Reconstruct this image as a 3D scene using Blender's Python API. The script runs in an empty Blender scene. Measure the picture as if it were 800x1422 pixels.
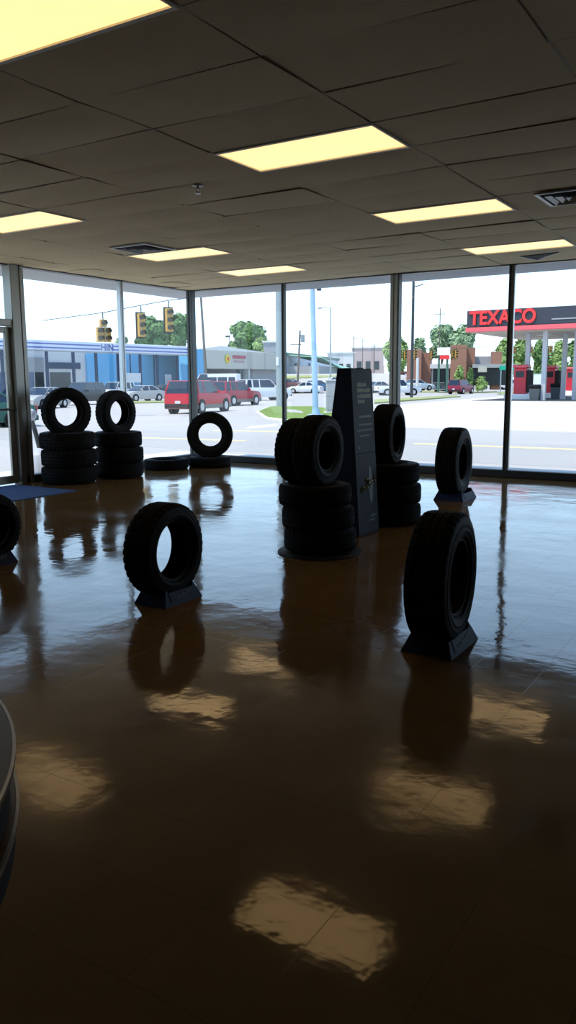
import bpy, math, random
from mathutils import Matrix, Vector
R = math.radians
PI = math.pi
sc = bpy.context.scene
C = sc.collection
random.seed(7)

# ------------------------------------------------------------------ camera model
F_PX, PITCH, ROLL, YAW, EYE = 1121.7, .1606, .0069, .5567, 1.37
cam_d = bpy.data.cameras.new('camera')
cam = bpy.data.objects.new('camera', cam_d)
C.objects.link(cam)
cam_d.sensor_fit = 'AUTO'; cam_d.sensor_width = 36; cam_d.lens = F_PX / 1422 * 36
cam_d.clip_end = 1000; cam_d.clip_start = .02
M_CAM = Matrix.Rotation(YAW, 4, 'Z') @ Matrix.Rotation(PI/2 - PITCH, 4, 'X') @ Matrix.Rotation(-ROLL, 4, 'Z')
cam.matrix_world = Matrix.Translation((0, 0, EYE)) @ M_CAM
sc.camera = cam

def ray(px, py):
    v = Vector(((px - 400) / F_PX, -(py - 711) / F_PX, -1))
    return M_CAM.to_3x3() @ v

def sstep(t):
    t = min(1, max(0, t)); return t * t * (3 - 2 * t)

def gz(x, y):
    a = math.degrees(math.atan2(x, y)); d = math.hypot(x, y)
    hill = 2.9 * sstep((d - 104) / 30) * sstep((a + 34) / 2) * sstep((-20.5 - a) / 3)     # the street climbs beyond the crossing
    return -.36 + .38 * sstep((x + 32) / 14) * sstep((y - 24) / 22) + hill

def at(px, py):
    """point of the ground seen at a pixel of the photograph"""
    v = ray(px, py); h = math.hypot(v.x, v.y); d = 8.0; last = 8.0
    while d < 400:
        k = d / h
        if EYE + v.z * k <= gz(v.x * k, v.y * k): break
        last = d; d += .5
    for _ in range(20):
        m_ = (last + d) / 2; k = m_ / h
        if EYE + v.z * k <= gz(v.x * k, v.y * k): d = m_
        else: last = m_
    k = d / h
    return Vector((v.x * k, v.y * k, gz(v.x * k, v.y * k)))

def at_z(px, py, z):
    v = ray(px, py); k = (z - EYE) / v.z
    return Vector((v.x * k, v.y * k, z))

def at_d(px, py, d):
    v = ray(px, py); k = d / math.hypot(v.x, v.y)
    return Vector((v.x * k, v.y * k, EYE + v.z * k))

# ------------------------------------------------------------------ materials
def mat(name, col, rough=.6, metal=0, spec=.5, noise=0, nscale=20, bump=0, bscale=60, emis=None, estr=1, coat=0):
    m = bpy.data.materials.new(name); m.use_nodes = True
    nt = m.node_tree; b = nt.nodes['Principled BSDF']
    b.inputs['Base Color'].default_value = (*col, 1)
    b.inputs['Roughness'].default_value = rough
    b.inputs['Metallic'].default_value = metal
    b.inputs['Specular IOR Level'].default_value = spec
    b.inputs['Coat Weight'].default_value = coat
    tc = nt.nodes.new('ShaderNodeTexCoord')
    if noise:
        n = nt.nodes.new('ShaderNodeTexNoise'); n.inputs['Scale'].default_value = nscale; n.inputs['Detail'].default_value = 4
        nt.links.new(tc.outputs['Object'], n.inputs['Vector'])
        mx = nt.nodes.new('ShaderNodeMix'); mx.data_type = 'RGBA'
        mx.inputs[6].default_value = (*[c * (1 - noise) for c in col], 1)
        mx.inputs[7].default_value = (*[min(1, c * (1 + noise)) for c in col], 1)
        nt.links.new(n.outputs['Fac'], mx.inputs[0]); nt.links.new(mx.outputs[2], b.inputs['Base Color'])
    if bump:
        n2 = nt.nodes.new('ShaderNodeTexNoise'); n2.inputs['Scale'].default_value = bscale
        nt.links.new(tc.outputs['Object'], n2.inputs['Vector'])
        bp = nt.nodes.new('ShaderNodeBump'); bp.inputs['Strength'].default_value = bump; bp.inputs['Distance'].default_value = .01
        nt.links.new(n2.outputs['Fac'], bp.inputs['Height']); nt.links.new(bp.outputs['Normal'], b.inputs['Normal'])
    if emis:
        b.inputs['Emission Color'].default_value = (*emis, 1); b.inputs['Emission Strength'].default_value = estr
    return m

M = {}
M['rubber'] = mat('tyre_rubber', (.006, .006, .006), .7, spec=.2, noise=.25, nscale=40)
M['tread'] = mat('tread_rubber', (.008, .008, .0075), .85, spec=.15, noise=.3, nscale=60)
M['stand'] = mat('navy_plastic', (.006, .014, .07), .6, spec=.3)
M['stand_label'] = mat('stand_label', (.008, .016, .05), .6, spec=.3)
M['white_ink'] = mat('white_ink', (.3, .33, .36), .5)
M['faint_ink'] = mat('faded_white_ink', (.055, .066, .07), .5)
M['yellow_ink'] = mat('yellow_ink', (.12, .115, .012), .5)
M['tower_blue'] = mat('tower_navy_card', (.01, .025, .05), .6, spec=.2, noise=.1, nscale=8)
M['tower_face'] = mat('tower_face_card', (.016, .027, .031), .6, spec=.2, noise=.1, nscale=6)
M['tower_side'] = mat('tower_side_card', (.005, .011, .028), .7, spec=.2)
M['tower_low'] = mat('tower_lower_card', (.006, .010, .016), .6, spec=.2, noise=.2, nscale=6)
M['black'] = mat('black_plastic', (.008, .008, .009), .65, spec=.2)
M['alu'] = mat('aluminium_frame', (.30, .30, .27), .38, metal=.6, noise=.08, nscale=5)
M['alu_dark'] = mat('bronze_frame', (.07, .075, .07), .42, metal=.4)
M['alu_light'] = mat('bright_aluminium', (.55, .60, .62), .3, metal=.5)
M['sill'] = mat('dark_sill', (.025, .028, .03), .5)
M['tile'] = mat('ceiling_tile', (.62, .50, .30), .9, noise=.10, nscale=1.3, bump=.25, bscale=120)
M['tee'] = mat('ceiling_tee', (.34, .29, .20), .7)
M['soffit'] = mat('soffit_board', (.45, .47, .50), .8, noise=.05, nscale=2)
M['wall'] = mat('painted_wall', (.12, .10, .07), .8, noise=.05, nscale=3)
M['mat_blue'] = mat('blue_mat', (.035, .085, .22), .95, noise=.2, nscale=90, bump=.4, bscale=300)
M['lens'] = mat('light_lens', (.9, .86, .6), .5, emis=(1.6, 1.0, .42), estr=1.0)
M['fixture'] = mat('fixture_white', (.7, .7, .66), .5)
M['vent'] = mat('vent_metal', (.42, .43, .42), .4, metal=.3)
M['duct'] = mat('duct_dark', (.015, .015, .015), .9)
M['counter'] = mat('dark_laminate', (.035, .03, .028), .3, noise=.2, nscale=12)
M['counter_wood'] = mat('amber_wood', (.20, .10, .02), .4, noise=.35, nscale=9)
M['edge'] = mat('steel_edge', (.36, .37, .36), .3, metal=.9)
# outdoors
M['asphalt'] = mat('sunlit_asphalt', (.42, .40, .38), .9, noise=.10, nscale=.25)
M['asphalt_d'] = mat('darker_asphalt', (.38, .365, .35), .9, noise=.12, nscale=.3)
M['concrete'] = mat('pale_concrete', (.62, .60, .56), .85, noise=.05, nscale=.4)
M['ypaint'] = mat('yellow_road_paint', (.72, .62, .30), .8)
M['wpaint'] = mat('white_road_paint', (.8, .8, .8), .8)
M['grass'] = mat('mown_grass', (.16, .24, .035), .95, noise=.3, nscale=2.5, bump=.4, bscale=30)
M['drygrass'] = mat('dry_grass', (.30, .33, .12), .95, noise=.25, nscale=1.5)
M['blue_wall'] = mat('sky_blue_wall', (.12, .40, .66), .75, noise=.06, nscale=.8)
M['navy'] = mat('navy_steel', (.010, .03, .08), .6, spec=.2)
M['stripe'] = mat('blue_stripe', (.10, .13, .40), .6)
M['white_fascia'] = mat('white_fascia', (.62, .66, .72), .6)
M['greywall'] = mat('grey_render', (.30, .31, .32), .8)
M['offwhite'] = mat('white_render', (.55, .56, .56), .8)
M['cream'] = mat('cream_fascia', (.46, .44, .38), .8, noise=.05, nscale=.6)
M['dkglass'] = mat('dark_window_glass', (.02, .03, .035), .15, spec=.3)
M['blglass'] = mat('blue_window_glass', (.03, .07, .16), .12)
M['metalwall'] = mat('pale_metal_siding', (.42, .47, .55), .6, noise=.05, nscale=1)
M['roofgreen'] = mat('green_metal_roof', (.24, .46, .34), .5)
M['trimgreen'] = mat('dark_green_trim', (.05, .13, .09), .6)
M['sign_green'] = mat('green_sign', (.0, .30, .20), .5)
M['roof_pale'] = mat('pale_metal_roof', (.6, .6, .58), .5)
M['red'] = mat('red_panel', (.55, .02, .04), .4)
M['redletter'] = mat('red_letter', (.75, .03, .03), .4)
M['pinkred'] = mat('red_band', (.65, .10, .12), .4)
M['canopyblack'] = mat('charcoal_fascia', (.025, .03, .045), .5)
M['canopyunder'] = mat('canopy_soffit', (.45, .42, .36), .7)
M['colwhite'] = mat('column_paint', (.45, .47, .52), .6)
M['sigyellow'] = mat('signal_yellow', (.50, .29, .05), .55)
M['sigdark'] = mat('signal_black', (.01, .01, .01), .6)
M['lensdark'] = mat('signal_lens', (.12, .10, .05), .3)
M['lensgreen'] = mat('signal_lens_green', (.0, .5, .3), .3, emis=(.0, .8, .4), estr=.6)
M['polegrey'] = mat('galvanised_pole', (.28, .33, .34), .5, metal=.3)
M['poleblue'] = mat('pale_blue_pole', (.30, .45, .62), .5)
M['polewood'] = mat('utility_pole_wood', (.14, .12, .10), .9)
M['poledark'] = mat('dark_pole', (.03, .035, .04), .6)
M['cabinet'] = mat('utility_cabinet_grey', (.27, .28, .30), .6)
M['trunk'] = mat('bark', (.10, .07, .05), .95)
M['leaf1'] = mat('leaves_mid', (.13, .24, .07), .8, noise=.4, nscale=.6)
M['leaf2'] = mat('leaves_pale', (.26, .38, .12), .8, noise=.35, nscale=.6)
M['leaf3'] = mat('leaves_soft', (.25, .36, .20), .8, noise=.3, nscale=.6)
M['leaf4'] = mat('leaves_russet', (.17, .09, .07), .8, noise=.3, nscale=1)
M['plastic_pale'] = mat('pale_grey_plastic', (.42, .46, .55), .5)
M['greybin'] = mat('bin_slate', (.06, .075, .085), .6)
M['tan'] = mat('tan_panel', (.38, .30, .17), .7)
M['chrome'] = mat('wheel_alloy', (.5, .5, .52), .35, metal=.6)
M['carglass'] = mat('car_glass', (.02, .035, .06), .1, spec=.3)
M['tail'] = mat('tail_lamp', (.4, .01, .01), .3)
M['headlamp'] = mat('head_lamp', (.7, .7, .7), .2)
M['arch'] = mat('wheel_arch', (.01, .01, .01), .8)

def brick_mat():
    m = bpy.data.materials.new('brick'); m.use_nodes = True; nt = m.node_tree
    b = nt.nodes['Principled BSDF']; b.inputs['Roughness'].default_value = .85
    tc = nt.nodes.new('ShaderNodeTexCoord'); br = nt.nodes.new('ShaderNodeTexBrick')
    br.inputs['Color1'].default_value = (.30, .13, .08, 1); br.inputs['Color2'].default_value = (.24, .10, .065, 1)
    br.inputs['Mortar'].default_value = (.32, .22, .17, 1); br.inputs['Scale'].default_value = 2.5
    mp = nt.nodes.new('ShaderNodeMapping'); mp.inputs['Rotation'].default_value = (PI/2, 0, 0)
    nt.links.new(tc.outputs['Object'], mp.inputs[0]); nt.links.new(mp.outputs[0], br.inputs['Vector'])
    nt.links.new(br.outputs['Color'], b.inputs['Base Color'])
    return m
M['brick'] = brick_mat()

def floor_mat():
    m = bpy.data.materials.new('waxed_vinyl_tile'); m.use_nodes = True; nt = m.node_tree; N = nt.nodes; Lk = nt.links
    b = N['Principled BSDF']
    tc = N.new('ShaderNodeTexCoord')
    br = N.new('ShaderNodeTexBrick'); br.offset = 0; br.squash = 1
    br.inputs['Scale'].default_value = 1; br.inputs['Brick Width'].default_value = .3048; br.inputs['Row Height'].default_value = .3048
    br.inputs['Mortar Size'].default_value = .0013; br.inputs['Mortar Smooth'].default_value = .3
    br.inputs['Color1'].default_value = (.165, .098, .036, 1); br.inputs['Color2'].default_value = (.152, .090, .033, 1)
    br.inputs['Mortar'].default_value = (.085, .052, .022, 1)
    Lk.new(tc.outputs['Object'], br.inputs['Vector'])
    n = N.new('ShaderNodeTexNoise'); n.inputs['Scale'].default_value = 3.5; n.inputs['Detail'].default_value = 5
    Lk.new(tc.outputs['Object'], n.inputs['Vector'])
    mx = N.new('ShaderNodeMix'); mx.data_type = 'RGBA'; mx.blend_type = 'MULTIPLY'; mx.inputs[0].default_value = .5
    cr = N.new('ShaderNodeValToRGB'); cr.color_ramp.elements[0].color = (.7, .7, .7, 1); cr.color_ramp.elements[1].color = (1.1, 1.05, 1, 1)
    cr.color_ramp.elements[0].position = .3; cr.color_ramp.elements[1].position = .7
    Lk.new(n.outputs['Fac'], cr.inputs[0]); Lk.new(br.outputs['Color'], mx.inputs[6]); Lk.new(cr.outputs[0], mx.inputs[7])
    Lk.new(mx.outputs[2], b.inputs['Base Color'])
    # seams do not shine
    wn = N.new('ShaderNodeTexNoise'); wn.inputs['Scale'].default_value = 1.1; wn.inputs['Detail'].default_value = 4
    Lk.new(tc.outputs['Object'], wn.inputs['Vector'])
    wr = N.new('ShaderNodeMapRange'); wr.inputs[1].default_value = .35; wr.inputs[2].default_value = .68; wr.inputs[3].default_value = FLOOR_ROUGH; wr.inputs[4].default_value = .15
    Lk.new(wn.outputs['Fac'], wr.inputs[0])
    rr = N.new('ShaderNodeMapRange'); Lk.new(wr.outputs[0], rr.inputs[3]); rr.inputs[4].default_value = .22
    Lk.new(br.outputs['Fac'], rr.inputs[0]); Lk.new(rr.outputs[0], b.inputs['Roughness'])
    sp = N.new('ShaderNodeMapRange'); sp.inputs[3].default_value = FLOOR_SPEC; sp.inputs[4].default_value = .3
    Lk.new(br.outputs['Fac'], sp.inputs[0]); Lk.new(sp.outputs[0], b.inputs['Specular IOR Level'])
    # the wax lies in low waves
    w1 = N.new('ShaderNodeTexNoise'); w1.inputs['Scale'].default_value = 3.0; w1.inputs['Detail'].default_value = 1.5
    w2 = N.new('ShaderNodeTexNoise'); w2.inputs['Scale'].default_value = 13; w2.inputs['Detail'].default_value = 2
    Lk.new(tc.outputs['Object'], w1.inputs['Vector']); Lk.new(tc.outputs['Object'], w2.inputs['Vector'])
    b1 = N.new('ShaderNodeBump'); b1.inputs['Strength'].default_value = 1; b1.inputs['Distance'].default_value = .0030
    b2 = N.new('ShaderNodeBump'); b2.inputs['Strength'].default_value = 1; b2.inputs['Distance'].default_value = .00065
    Lk.new(w1.outputs['Fac'], b1.inputs['Height']); Lk.new(w2.outputs['Fac'], b2.inputs['Height'])
    Lk.new(b1.outputs['Normal'], b2.inputs['Normal']); Lk.new(b2.outputs['Normal'], b.inputs['Normal'])
    return m
FLOOR_ROUGH, FLOOR_SPEC = .035, .5
M['floor'] = floor_mat()

def glass_mat(name, tint, refl):
    m = bpy.data.materials.new(name); m.use_nodes = True; nt = m.node_tree; N = nt.nodes
    N.remove(N['Principled BSDF'])
    t = N.new('ShaderNodeBsdfTransparent'); t.inputs[0].default_value = (*tint, 1)
    g = N.new('ShaderNodeBsdfGlossy'); g.inputs['Roughness'].default_value = .01
    mx = N.new('ShaderNodeMixShader'); mx.inputs[0].default_value = refl
    nt.links.new(t.outputs[0], mx.inputs[1]); nt.links.new(g.outputs[0], mx.inputs[2])
    nt.links.new(mx.outputs[0], N['Material Output'].inputs[0])
    return m
M['pane'] = glass_mat('shop_window_glass', (.975, .985, .98), .025)

# ------------------------------------------------------------------ mesh builder
class MB:
    def __init__(s): s.v = []; s.f = []; s.X = Matrix.Identity(4)
    def add(s, vs, fs):
        o = len(s.v); s.v += [tuple(s.X @ Vector(p)) for p in vs]; s.f += [tuple(i + o for i in f) for f in fs]; return s
    def box(s, x0, x1, y0, y1, z0, z1, c=0):
        if x0 > x1: x0, x1 = x1, x0
        if y0 > y1: y0, y1 = y1, y0
        if z0 > z1: z0, z1 = z1, z0
        c = min(c, (x1-x0)/2.1, (y1-y0)/2.1, (z1-z0)/2.1)
        if c <= 0:
            v = [(x, y, z) for z in (z0, z1) for y in (y0, y1) for x in (x0, x1)]
            return s.add(v, [(0,2,3,1), (4,5,7,6), (0,1,5,4), (2,6,7,3), (0,4,6,2), (1,3,7,5)])
        v = []; 
        for (dz, k) in ((z0, 0), (z0+c, 1), (z1-c, 1), (z1, 0)):
            i = 0 if k else c
            a0, a1, b0, b1 = x0+i, x1-i, y0+i, y1-i
            if k: v += [(a0+c,b0,dz),(a1-c,b0,dz),(a1,b0+c,dz),(a1,b1-c,dz),(a1-c,b1,dz),(a0+c,b1,dz),(a0,b1-c,dz),(a0,b0+c,dz)]
            else: v += [(a0,b0,dz),(a1,b0,dz),(a1,b0,dz),(a1,b1,dz),(a1,b1,dz),(a0,b1,dz),(a0,b1,dz),(a0,b0,dz)]
        f = [tuple(range(7, -1, -1)), tuple(range(24, 32))]
        for r in range(3):
            for i in range(8):
                j = (i+1) % 8; f.append((r*8+i, r*8+j, r*8+8+j, r*8+8+i))
        return s.add(v, f)
    def frustum(s, b, t, z0, z1):
        """b, t = (x0,x1,y0,y1) of bottom and top"""
        v = [(b[0],b[2],z0),(b[1],b[2],z0),(b[1],b[3],z0),(b[0],b[3],z0),(t[0],t[2],z1),(t[1],t[2],z1),(t[1],t[3],z1),(t[0],t[3],z1)]
        return s.add(v, [(3,2,1,0),(4,5,6,7),(0,1,5,4),(1,2,6,5),(2,3,7,6),(3,0,4,7)])
    def cyl(s, p, q, r0, r1=None, n=16):
        r1 = r0 if r1 is None else r1
        p, q = Vector(p), Vector(q); a = (q - p).normalized()
        u = a.orthogonal().normalized(); w = a.cross(u)
        v = []
        for (c, r) in ((p, r0), (q, r1)):
            for i in range(n):
                t = 2*PI*i/n; v.append(tuple(c + u*r*math.cos(t) + w*r*math.sin(t)))
        f = [tuple(range(n-1, -1, -1)), tuple(range(n, 2*n))] + [(i, (i+1) % n, n+(i+1) % n, n+i) for i in range(n)]
        return s.add(v, f)
    def lathe(s, prof, n=48, axis='Z', closed=False):
        v = []; k = len(prof)
        for i in range(n):
            t = 2*PI*i/n
            for (r, h) in prof:
                v.append((r*math.cos(t), r*math.sin(t), h) if axis == 'Z' else (h, r*math.cos(t), r*math.sin(t)))
        f = []
        for i in range(n):
            j = (i+1) % n
            for a in range(k if closed else k-1):
                b = (a+1) % k
                f.append((i*k+a, j*k+a, j*k+b, i*k+b))
        return s.add(v, f)
    def prism(s, pts, h0, h1, axis='Z'):
        """polygon in a plane, extruded along axis. X: pts=(y,z); Y: pts=(x,z)"""
        n = len(pts)
        def P(a, b, h): return {'Z': (a, b, h), 'X': (h, a, b), 'Y': (a, h, b)}[axis]
        v = [P(a, b, h0) for a, b in pts] + [P(a, b, h1) for a, b in pts]
        f = [tuple(range(n-1, -1, -1)), tuple(range(n, 2*n))] + [(i, (i+1) % n, n+(i+1) % n, n+i) for i in range(n)]
        return s.add(v, f)
    def build(s, name, m, parent=None, smooth=False, loc=None, rot=None):
        me = bpy.data.meshes.new(name); me.from_pydata(s.v, [], s.f); me.materials.append(m)
        import bmesh
        bm = bmesh.new(); bm.from_mesh(me); bmesh.ops.remove_doubles(bm, verts=bm.verts, dist=1e-6)
        bmesh.ops.recalc_face_normals(bm, faces=bm.faces); bm.to_mesh(me); bm.free()
        o = bpy.data.objects.new(name, me); C.objects.link(o)
        if parent: o.parent = parent
        if loc is not None: o.location = loc
        if rot is not None: o.rotation_euler = rot
        if smooth:
            for p in me.polygons: p.use_smooth = True
            try: me.set_sharp_from_angle(angle=R(35))
            except Exception: pass
        return o

def tag(o, label=None, cat=None, group=None, kind=None):
    if label: o['label'] = label
    if cat: o['category'] = cat
    if group: o['group'] = group
    if kind: o['kind'] = kind
    return o
def empty(name, loc, rz=0, label=None, cat=None, group=None):
    o = bpy.data.objects.new(name, None); C.objects.link(o); o.empty_display_size = .1
    o.location = loc; o.rotation_euler = (0, 0, rz); return tag(o, label, cat, group)
def struct(name, mb, m, label=None, **k):
    o = mb.build(name, m, **k); o['kind'] = 'structure'
    if label: o['label'] = label
    return o
def copy_tree(o, parent=None):
    c = o.copy(); C.objects.link(c); c.parent = parent
    for ch in list(o.children): copy_tree(ch, c)
    return c
def text_obj(name, s, m, parent, loc, rot, size, depth=.01, bold=0, align='CENTER', sx=1):
    cu = bpy.data.curves.new(name, 'FONT'); cu.body = s; cu.size = size; cu.extrude = depth; cu.offset = bold
    cu.align_x = align; cu.align_y = 'CENTER'
    t = bpy.data.objects.new(name + '_c', cu); C.objects.link(t)
    dg = bpy.context.evaluated_depsgraph_get(); dg.update()
    me = bpy.data.meshes.new_from_object(t.evaluated_get(dg)); me.name = name
    bpy.data.objects.remove(t); me.materials.clear(); me.materials.append(m)
    o = bpy.data.objects.new(name, me); C.objects.link(o); o.parent = parent
    o.location = loc; o.rotation_euler = rot; o.scale = (sx, 1, 1)
    return o

# ================================================================== ROOM SHELL
XL, YB, XR, YF, H = -9.02, 11.35, 3.6, -3.6, 2.923
U0, V0, TL, TW = -2.323, 2.905, 1.22, .61
struct('floor', MB().box(XL-.15, XR, YF, YB+.15, -.2, 0), M['floor'], 'glossy waxed brown vinyl tile floor')
# lights: (tile column, tile row)
LIGHTS = [(-1,-1),(-1,3),(-1,7),(-1,11),(-4,4),(-4,8),(-4,11)]
HOLE = (-1, 12)
ce = MB(); tees = MB()
i0, i1 = int((XL-U0)/TL)-1, int((XR-U0)/TL)+1
j0, j1 = int((YF-V0)/TW)-1, int((YB-V0)/TW)+1
for i in range(i0, i1):
    for j in range(j0, j1):
        x0, y0 = U0+i*TL, V0+j*TW; x1, y1 = x0+TL, y0+TW
        if (i, j) in LIGHTS: continue
        x0, x1, y0, y1 = max(x0, XL), min(x1, XR), max(y0, YF), min(y1, YB)
        if x1-x0 < .03 or y1-y0 < .03: continue
        g = .006; x0 += g; x1 -= g; y0 += g; y1 -= g
        sag = random.uniform(.004, .024); tx = random.uniform(-.008, .008); ty = random.uniform(-.009, .009)
        nx, ny = 6, 4; vs = []; fs = []
        for b in range(ny+1):
            for a in range(nx+1):
                s, t = a/nx, b/ny
                vs.append((x0+(x1-x0)*s, y0+(y1-y0)*t, H+.004 - sag*16*s*(1-s)*t*(1-t)*.6 + tx*(s-.5) + ty*(t-.5)))
        for b in range(ny):
            for a in range(nx):
                p = b*(nx+1)+a; fs.append((p, p+nx+1, p+nx+2, p+1))
        o = len(vs)
        vs += [(x0,y0,H+.03),(x1,y0,H+.03),(x1,y1,H+.03),(x0,y1,H+.03)]
        ce.add(vs, fs + [(o,o+1,o+2,o+3)])
ceiling = struct('ceiling', ce, M['tile'], 'dim suspended ceiling of sagging panels', smooth=True)
struct('ceiling_deck', MB().box(XL-.1, XR, YF, YB+.1, H+.10, H+.25), M['tee'])
for i in range(i0, i1+1):
    x = U0+i*TL
    if XL < x < XR: tees.box(x-.007, x+.007, YF, YB, H+.006, H+.015)
for j in range(j0, j1+1):
    y = V0+j*TW
    if YF < y < YB: tees.box(XL, XR, y-.007, y+.007, H+.0065, H+.0155)
tees.build('ceiling_grid', M['tee'], ceiling)
# overhang outside
ov = MB().box(XL-1.0, XL-.06, 1.5, YB+.95, H-.005, H+.3).box(XL-.06, XR, YB+.06, YB+.95, H-.005, H+.3)
struct('trim_overhang', ov, M['soffit'], 'grey roof overhang outside the windows')
# solid walls behind and to the right of the camera
struct('wall_right', MB().box(XR, XR+.2, YF, YB+.06, -.2, H+.1), M['wall'])
struct('wall_front', MB().box(XL, XR, YF-.2, YF, -.2, H+.1), M['wall'])
struct('wall_left', MB().box(XL-.2, XL, YF, 2.6, -.2, H+.1), M['wall'])
# sills
struct('trim_1', MB().box(XL-.06, XR, YB-.07, YB+.06, 0, .105, .008), M['sill'], 'dark sill under the back windows')
struct('trim_2', MB().box(XL-.06, XL+.07, 7.45, YB-.07, 0, .105, .008), M['sill'], 'dark sill under the left windows')
struct('trim_3', MB().box(XL-.06, XL+.07, 2.6, 5.9, 0, .105, .008), M['sill'])
struct('trim_4', MB().box(XL, XR, YB-.05, YB+.06, H-.015, H+.004), M['alu_dark'])
struct('trim_5', MB().box(XL-.06, XL+.05, 2.6, YB-.05, H-.015, H+.004), M['alu_dark'])
# mullions: fluted bars
def mullion(n, x, y, w, d, m, back=True, label=None):
    b = MB()
    if back:
        b.box(x-w/2, x-w*.07, y-d/2, y+d/2, .10, H, .004); b.box(x+w*.07, x+w/2, y-d/2, y+d/2, .10, H, .004)
        b.box(x-w*.08, x+w*.08, y-d/2+.014, y+d/2-.01, .10, H)
    else:
        b.box(x-d/2, x+d/2, y-w/2, y-w*.07, .10, H, .004); b.box(x-d/2, x+d/2, y+w*.07, y+w/2, .10, H, .004)
        b.box(x-d/2+.01, x+d/2-.014, y-w*.08, y+w*.08, .10, H)
    return struct('trim_%d' % n, b, m, label)
mullion(6, XL+.0, YB+.0, .115, .115, M['alu_dark'], label='dark corner post between the two glass walls')
mullion(7, -7.12, YB, .055, .07, M['alu_dark'], label='slim mullion in the back glass wall, left of the cardboard tower')
mullion(8, -5.16, YB, .12, .10, M['alu'], label='broad mullion behind the right tyre stack')
mullion(9, -3.42, YB, .055, .10, M['alu_dark'], label='slim dark mullion crossing the gas station')
mullion(10, -1.6, YB, .055, .10, M['alu']); mullion(11, .2, YB, .12, .10, M['alu']); mullion(12, 2.0, YB, .055, .10, M['alu'])
mullion(13, XL, 9.60, .075, .08, M['alu_light'], back=False, label='slim bright mullion in the left glass wall')
jb = MB().box(XL-.07, XL+.09, 7.44, 7.53, 0, H, .006).box(XL-.07, XL+.07, 7.53, 7.60, 0, H, .006).box(XL-.05, XL+.08, 7.60, 7.67, 0, H, .006)
struct('trim_14', jb, M['alu'], 'wide fluted jamb post beside the glass door')
struct('trim_15', MB().box(XL-.06, XL+.07, 5.86, 5.98, 0, H, .006), M['alu'])
struct('trim_16', MB().box(XL-.06, XL+.07, 5.98, 7.44, 2.12, 2.21, .006), M['alu'], 'transom bar above the glass door')
mullion(17, XL, 4.2, .06, .08, M['alu'], back=False)
struct('trim_18', MB().box(-3.42+.03, -3.42+.048, YB-.02, YB+.03, .10, H), M['alu_light'], 'bright strip drawn as the glass edge reflection on the slim dark mullion')  # reflection along the glass edge, modelled as a bright sliver
struct('trim_19', MB().box(-5.16+.061, -5.16+.085, YB-.05, YB+.05, .10, H), M['alu_dark'], 'dark side strip of the broad mullion')
# panes
def pane(n, x0, x1, y0, y1, z0=.10, z1=H, label=None):
    struct('window_%d' % n, MB().box(x0, x1, y0, y1, z0, z1), M['pane'], label)
xs = [XL+.05, -7.15, -5.22, -3.44, -1.6, .2, 2.0, XR]
names = ['window pane nearest the room corner', 'window pane behind the cardboard tower', 'window pane framing the brick building', 'window pane framing the gas pumps', None, None, None]
for k in range(7):
    pane(k+1, xs[k]+.02, xs[k+1]-.02, YB+.012, YB+.018, label=names[k])
pane(8, XL-.018, XL-.012, 7.66, 9.57, label='left wall pane behind the two tall tyre stacks')
pane(9, XL-.018, XL-.012, 9.63, YB-.05, label='left wall pane beside the room corner')
pane(10, XL-.018, XL-.012, 5.98, 7.44, 2.21, H, label='transom pane above the glass door')
pane(11, XL-.018, XL-.012, 2.6, 4.17); pane(12, XL-.018, XL-.012, 4.23, 5.86)
# door
door = empty('door_1', (XL, 6.71, 0)); door['kind'] = 'structure'; door['label'] = 'aluminium framed glass door at the left edge'
fr = MB()
fr.box(-.022, .022, .64, .725, .012, 2.11, .004).box(-.022, .022, -.725, -.64, .012, 2.11, .004)
fr.box(-.022, .022, -.64, .64, .012, .12, .004).box(-.022, .022, -.64, .64, 2.03, 2.11, .004)
fr.build('door_frame', M['alu'], door)
MB().box(-.003, .003, -.64, .64, .12, 2.03).build('door_glass', M['pane'], door)
pb = MB().cyl((.07, -.66, 1.02), (.07, .70, 1.02), .016, n=12).cyl((.02, -.66, 1.02), (.075, -.66, 1.02), .014, n=8).cyl((.02, .68, 1.02), (.075, .68, 1.02), .014, n=8)
pb.build('push_bar', M['alu_dark'], door, smooth=True)

# ================================================================== CEILING LIGHTS AND VENTS
def light_fix(i, j, label):
    x0, y0 = U0+i*TL, V0+j*TW
    r = empty('ceiling_light', (x0+TL/2, y0+TW/2, H), 0, label, 'ceiling light', 'fluorescent panels in the ceiling')
    a, b = TL/2-.005, TW/2-.005; ai, bi = TL/2-.018, TW/2-.034
    f = MB().box(-a, a, -b, -bi, -.006, .06).box(-a, a, bi, b, -.006, .06).box(-a, -ai, -bi, bi, -.006, .06).box(ai, a, -bi, bi, -.006, .06)
    f.box(-a, a, -b, b, .06, .08)
    f.build('frame', M['fixture'], r)
    n = 10; vs = []; fs = []
    for q in range(n+1):
        for p in range(n+1):
            s, t = p/n, q/n
            vs.append((-ai+2*ai*s, -bi+2*bi*t, .004-.010*16*s*(1-s)*t*(1-t)*.5))
    for q in range(n):
        for p in range(n):
            k = q*(n+1)+p; fs.append((k, k+n+1, k+n+2, k+1))
    MB().add(vs, fs).build('lens', M['lens'], r, smooth=True)
for (i, j), lb in zip(LIGHTS, ['large lit ceiling panel in the top left corner, nearest of all',
        'lit ceiling panel at the upper middle, second nearest in the right row',
        'lit ceiling panel right of middle, third in the right row',
        'lit ceiling panel near the back window at the right, farthest of the right row',
        'lit ceiling panel cut by the left edge above the glass door',
        'lit ceiling panel touching the square air diffuser at the left',
        'small lit ceiling panel above the room corner, farthest of the left row']):
    light_fix(i, j, lb)

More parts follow.
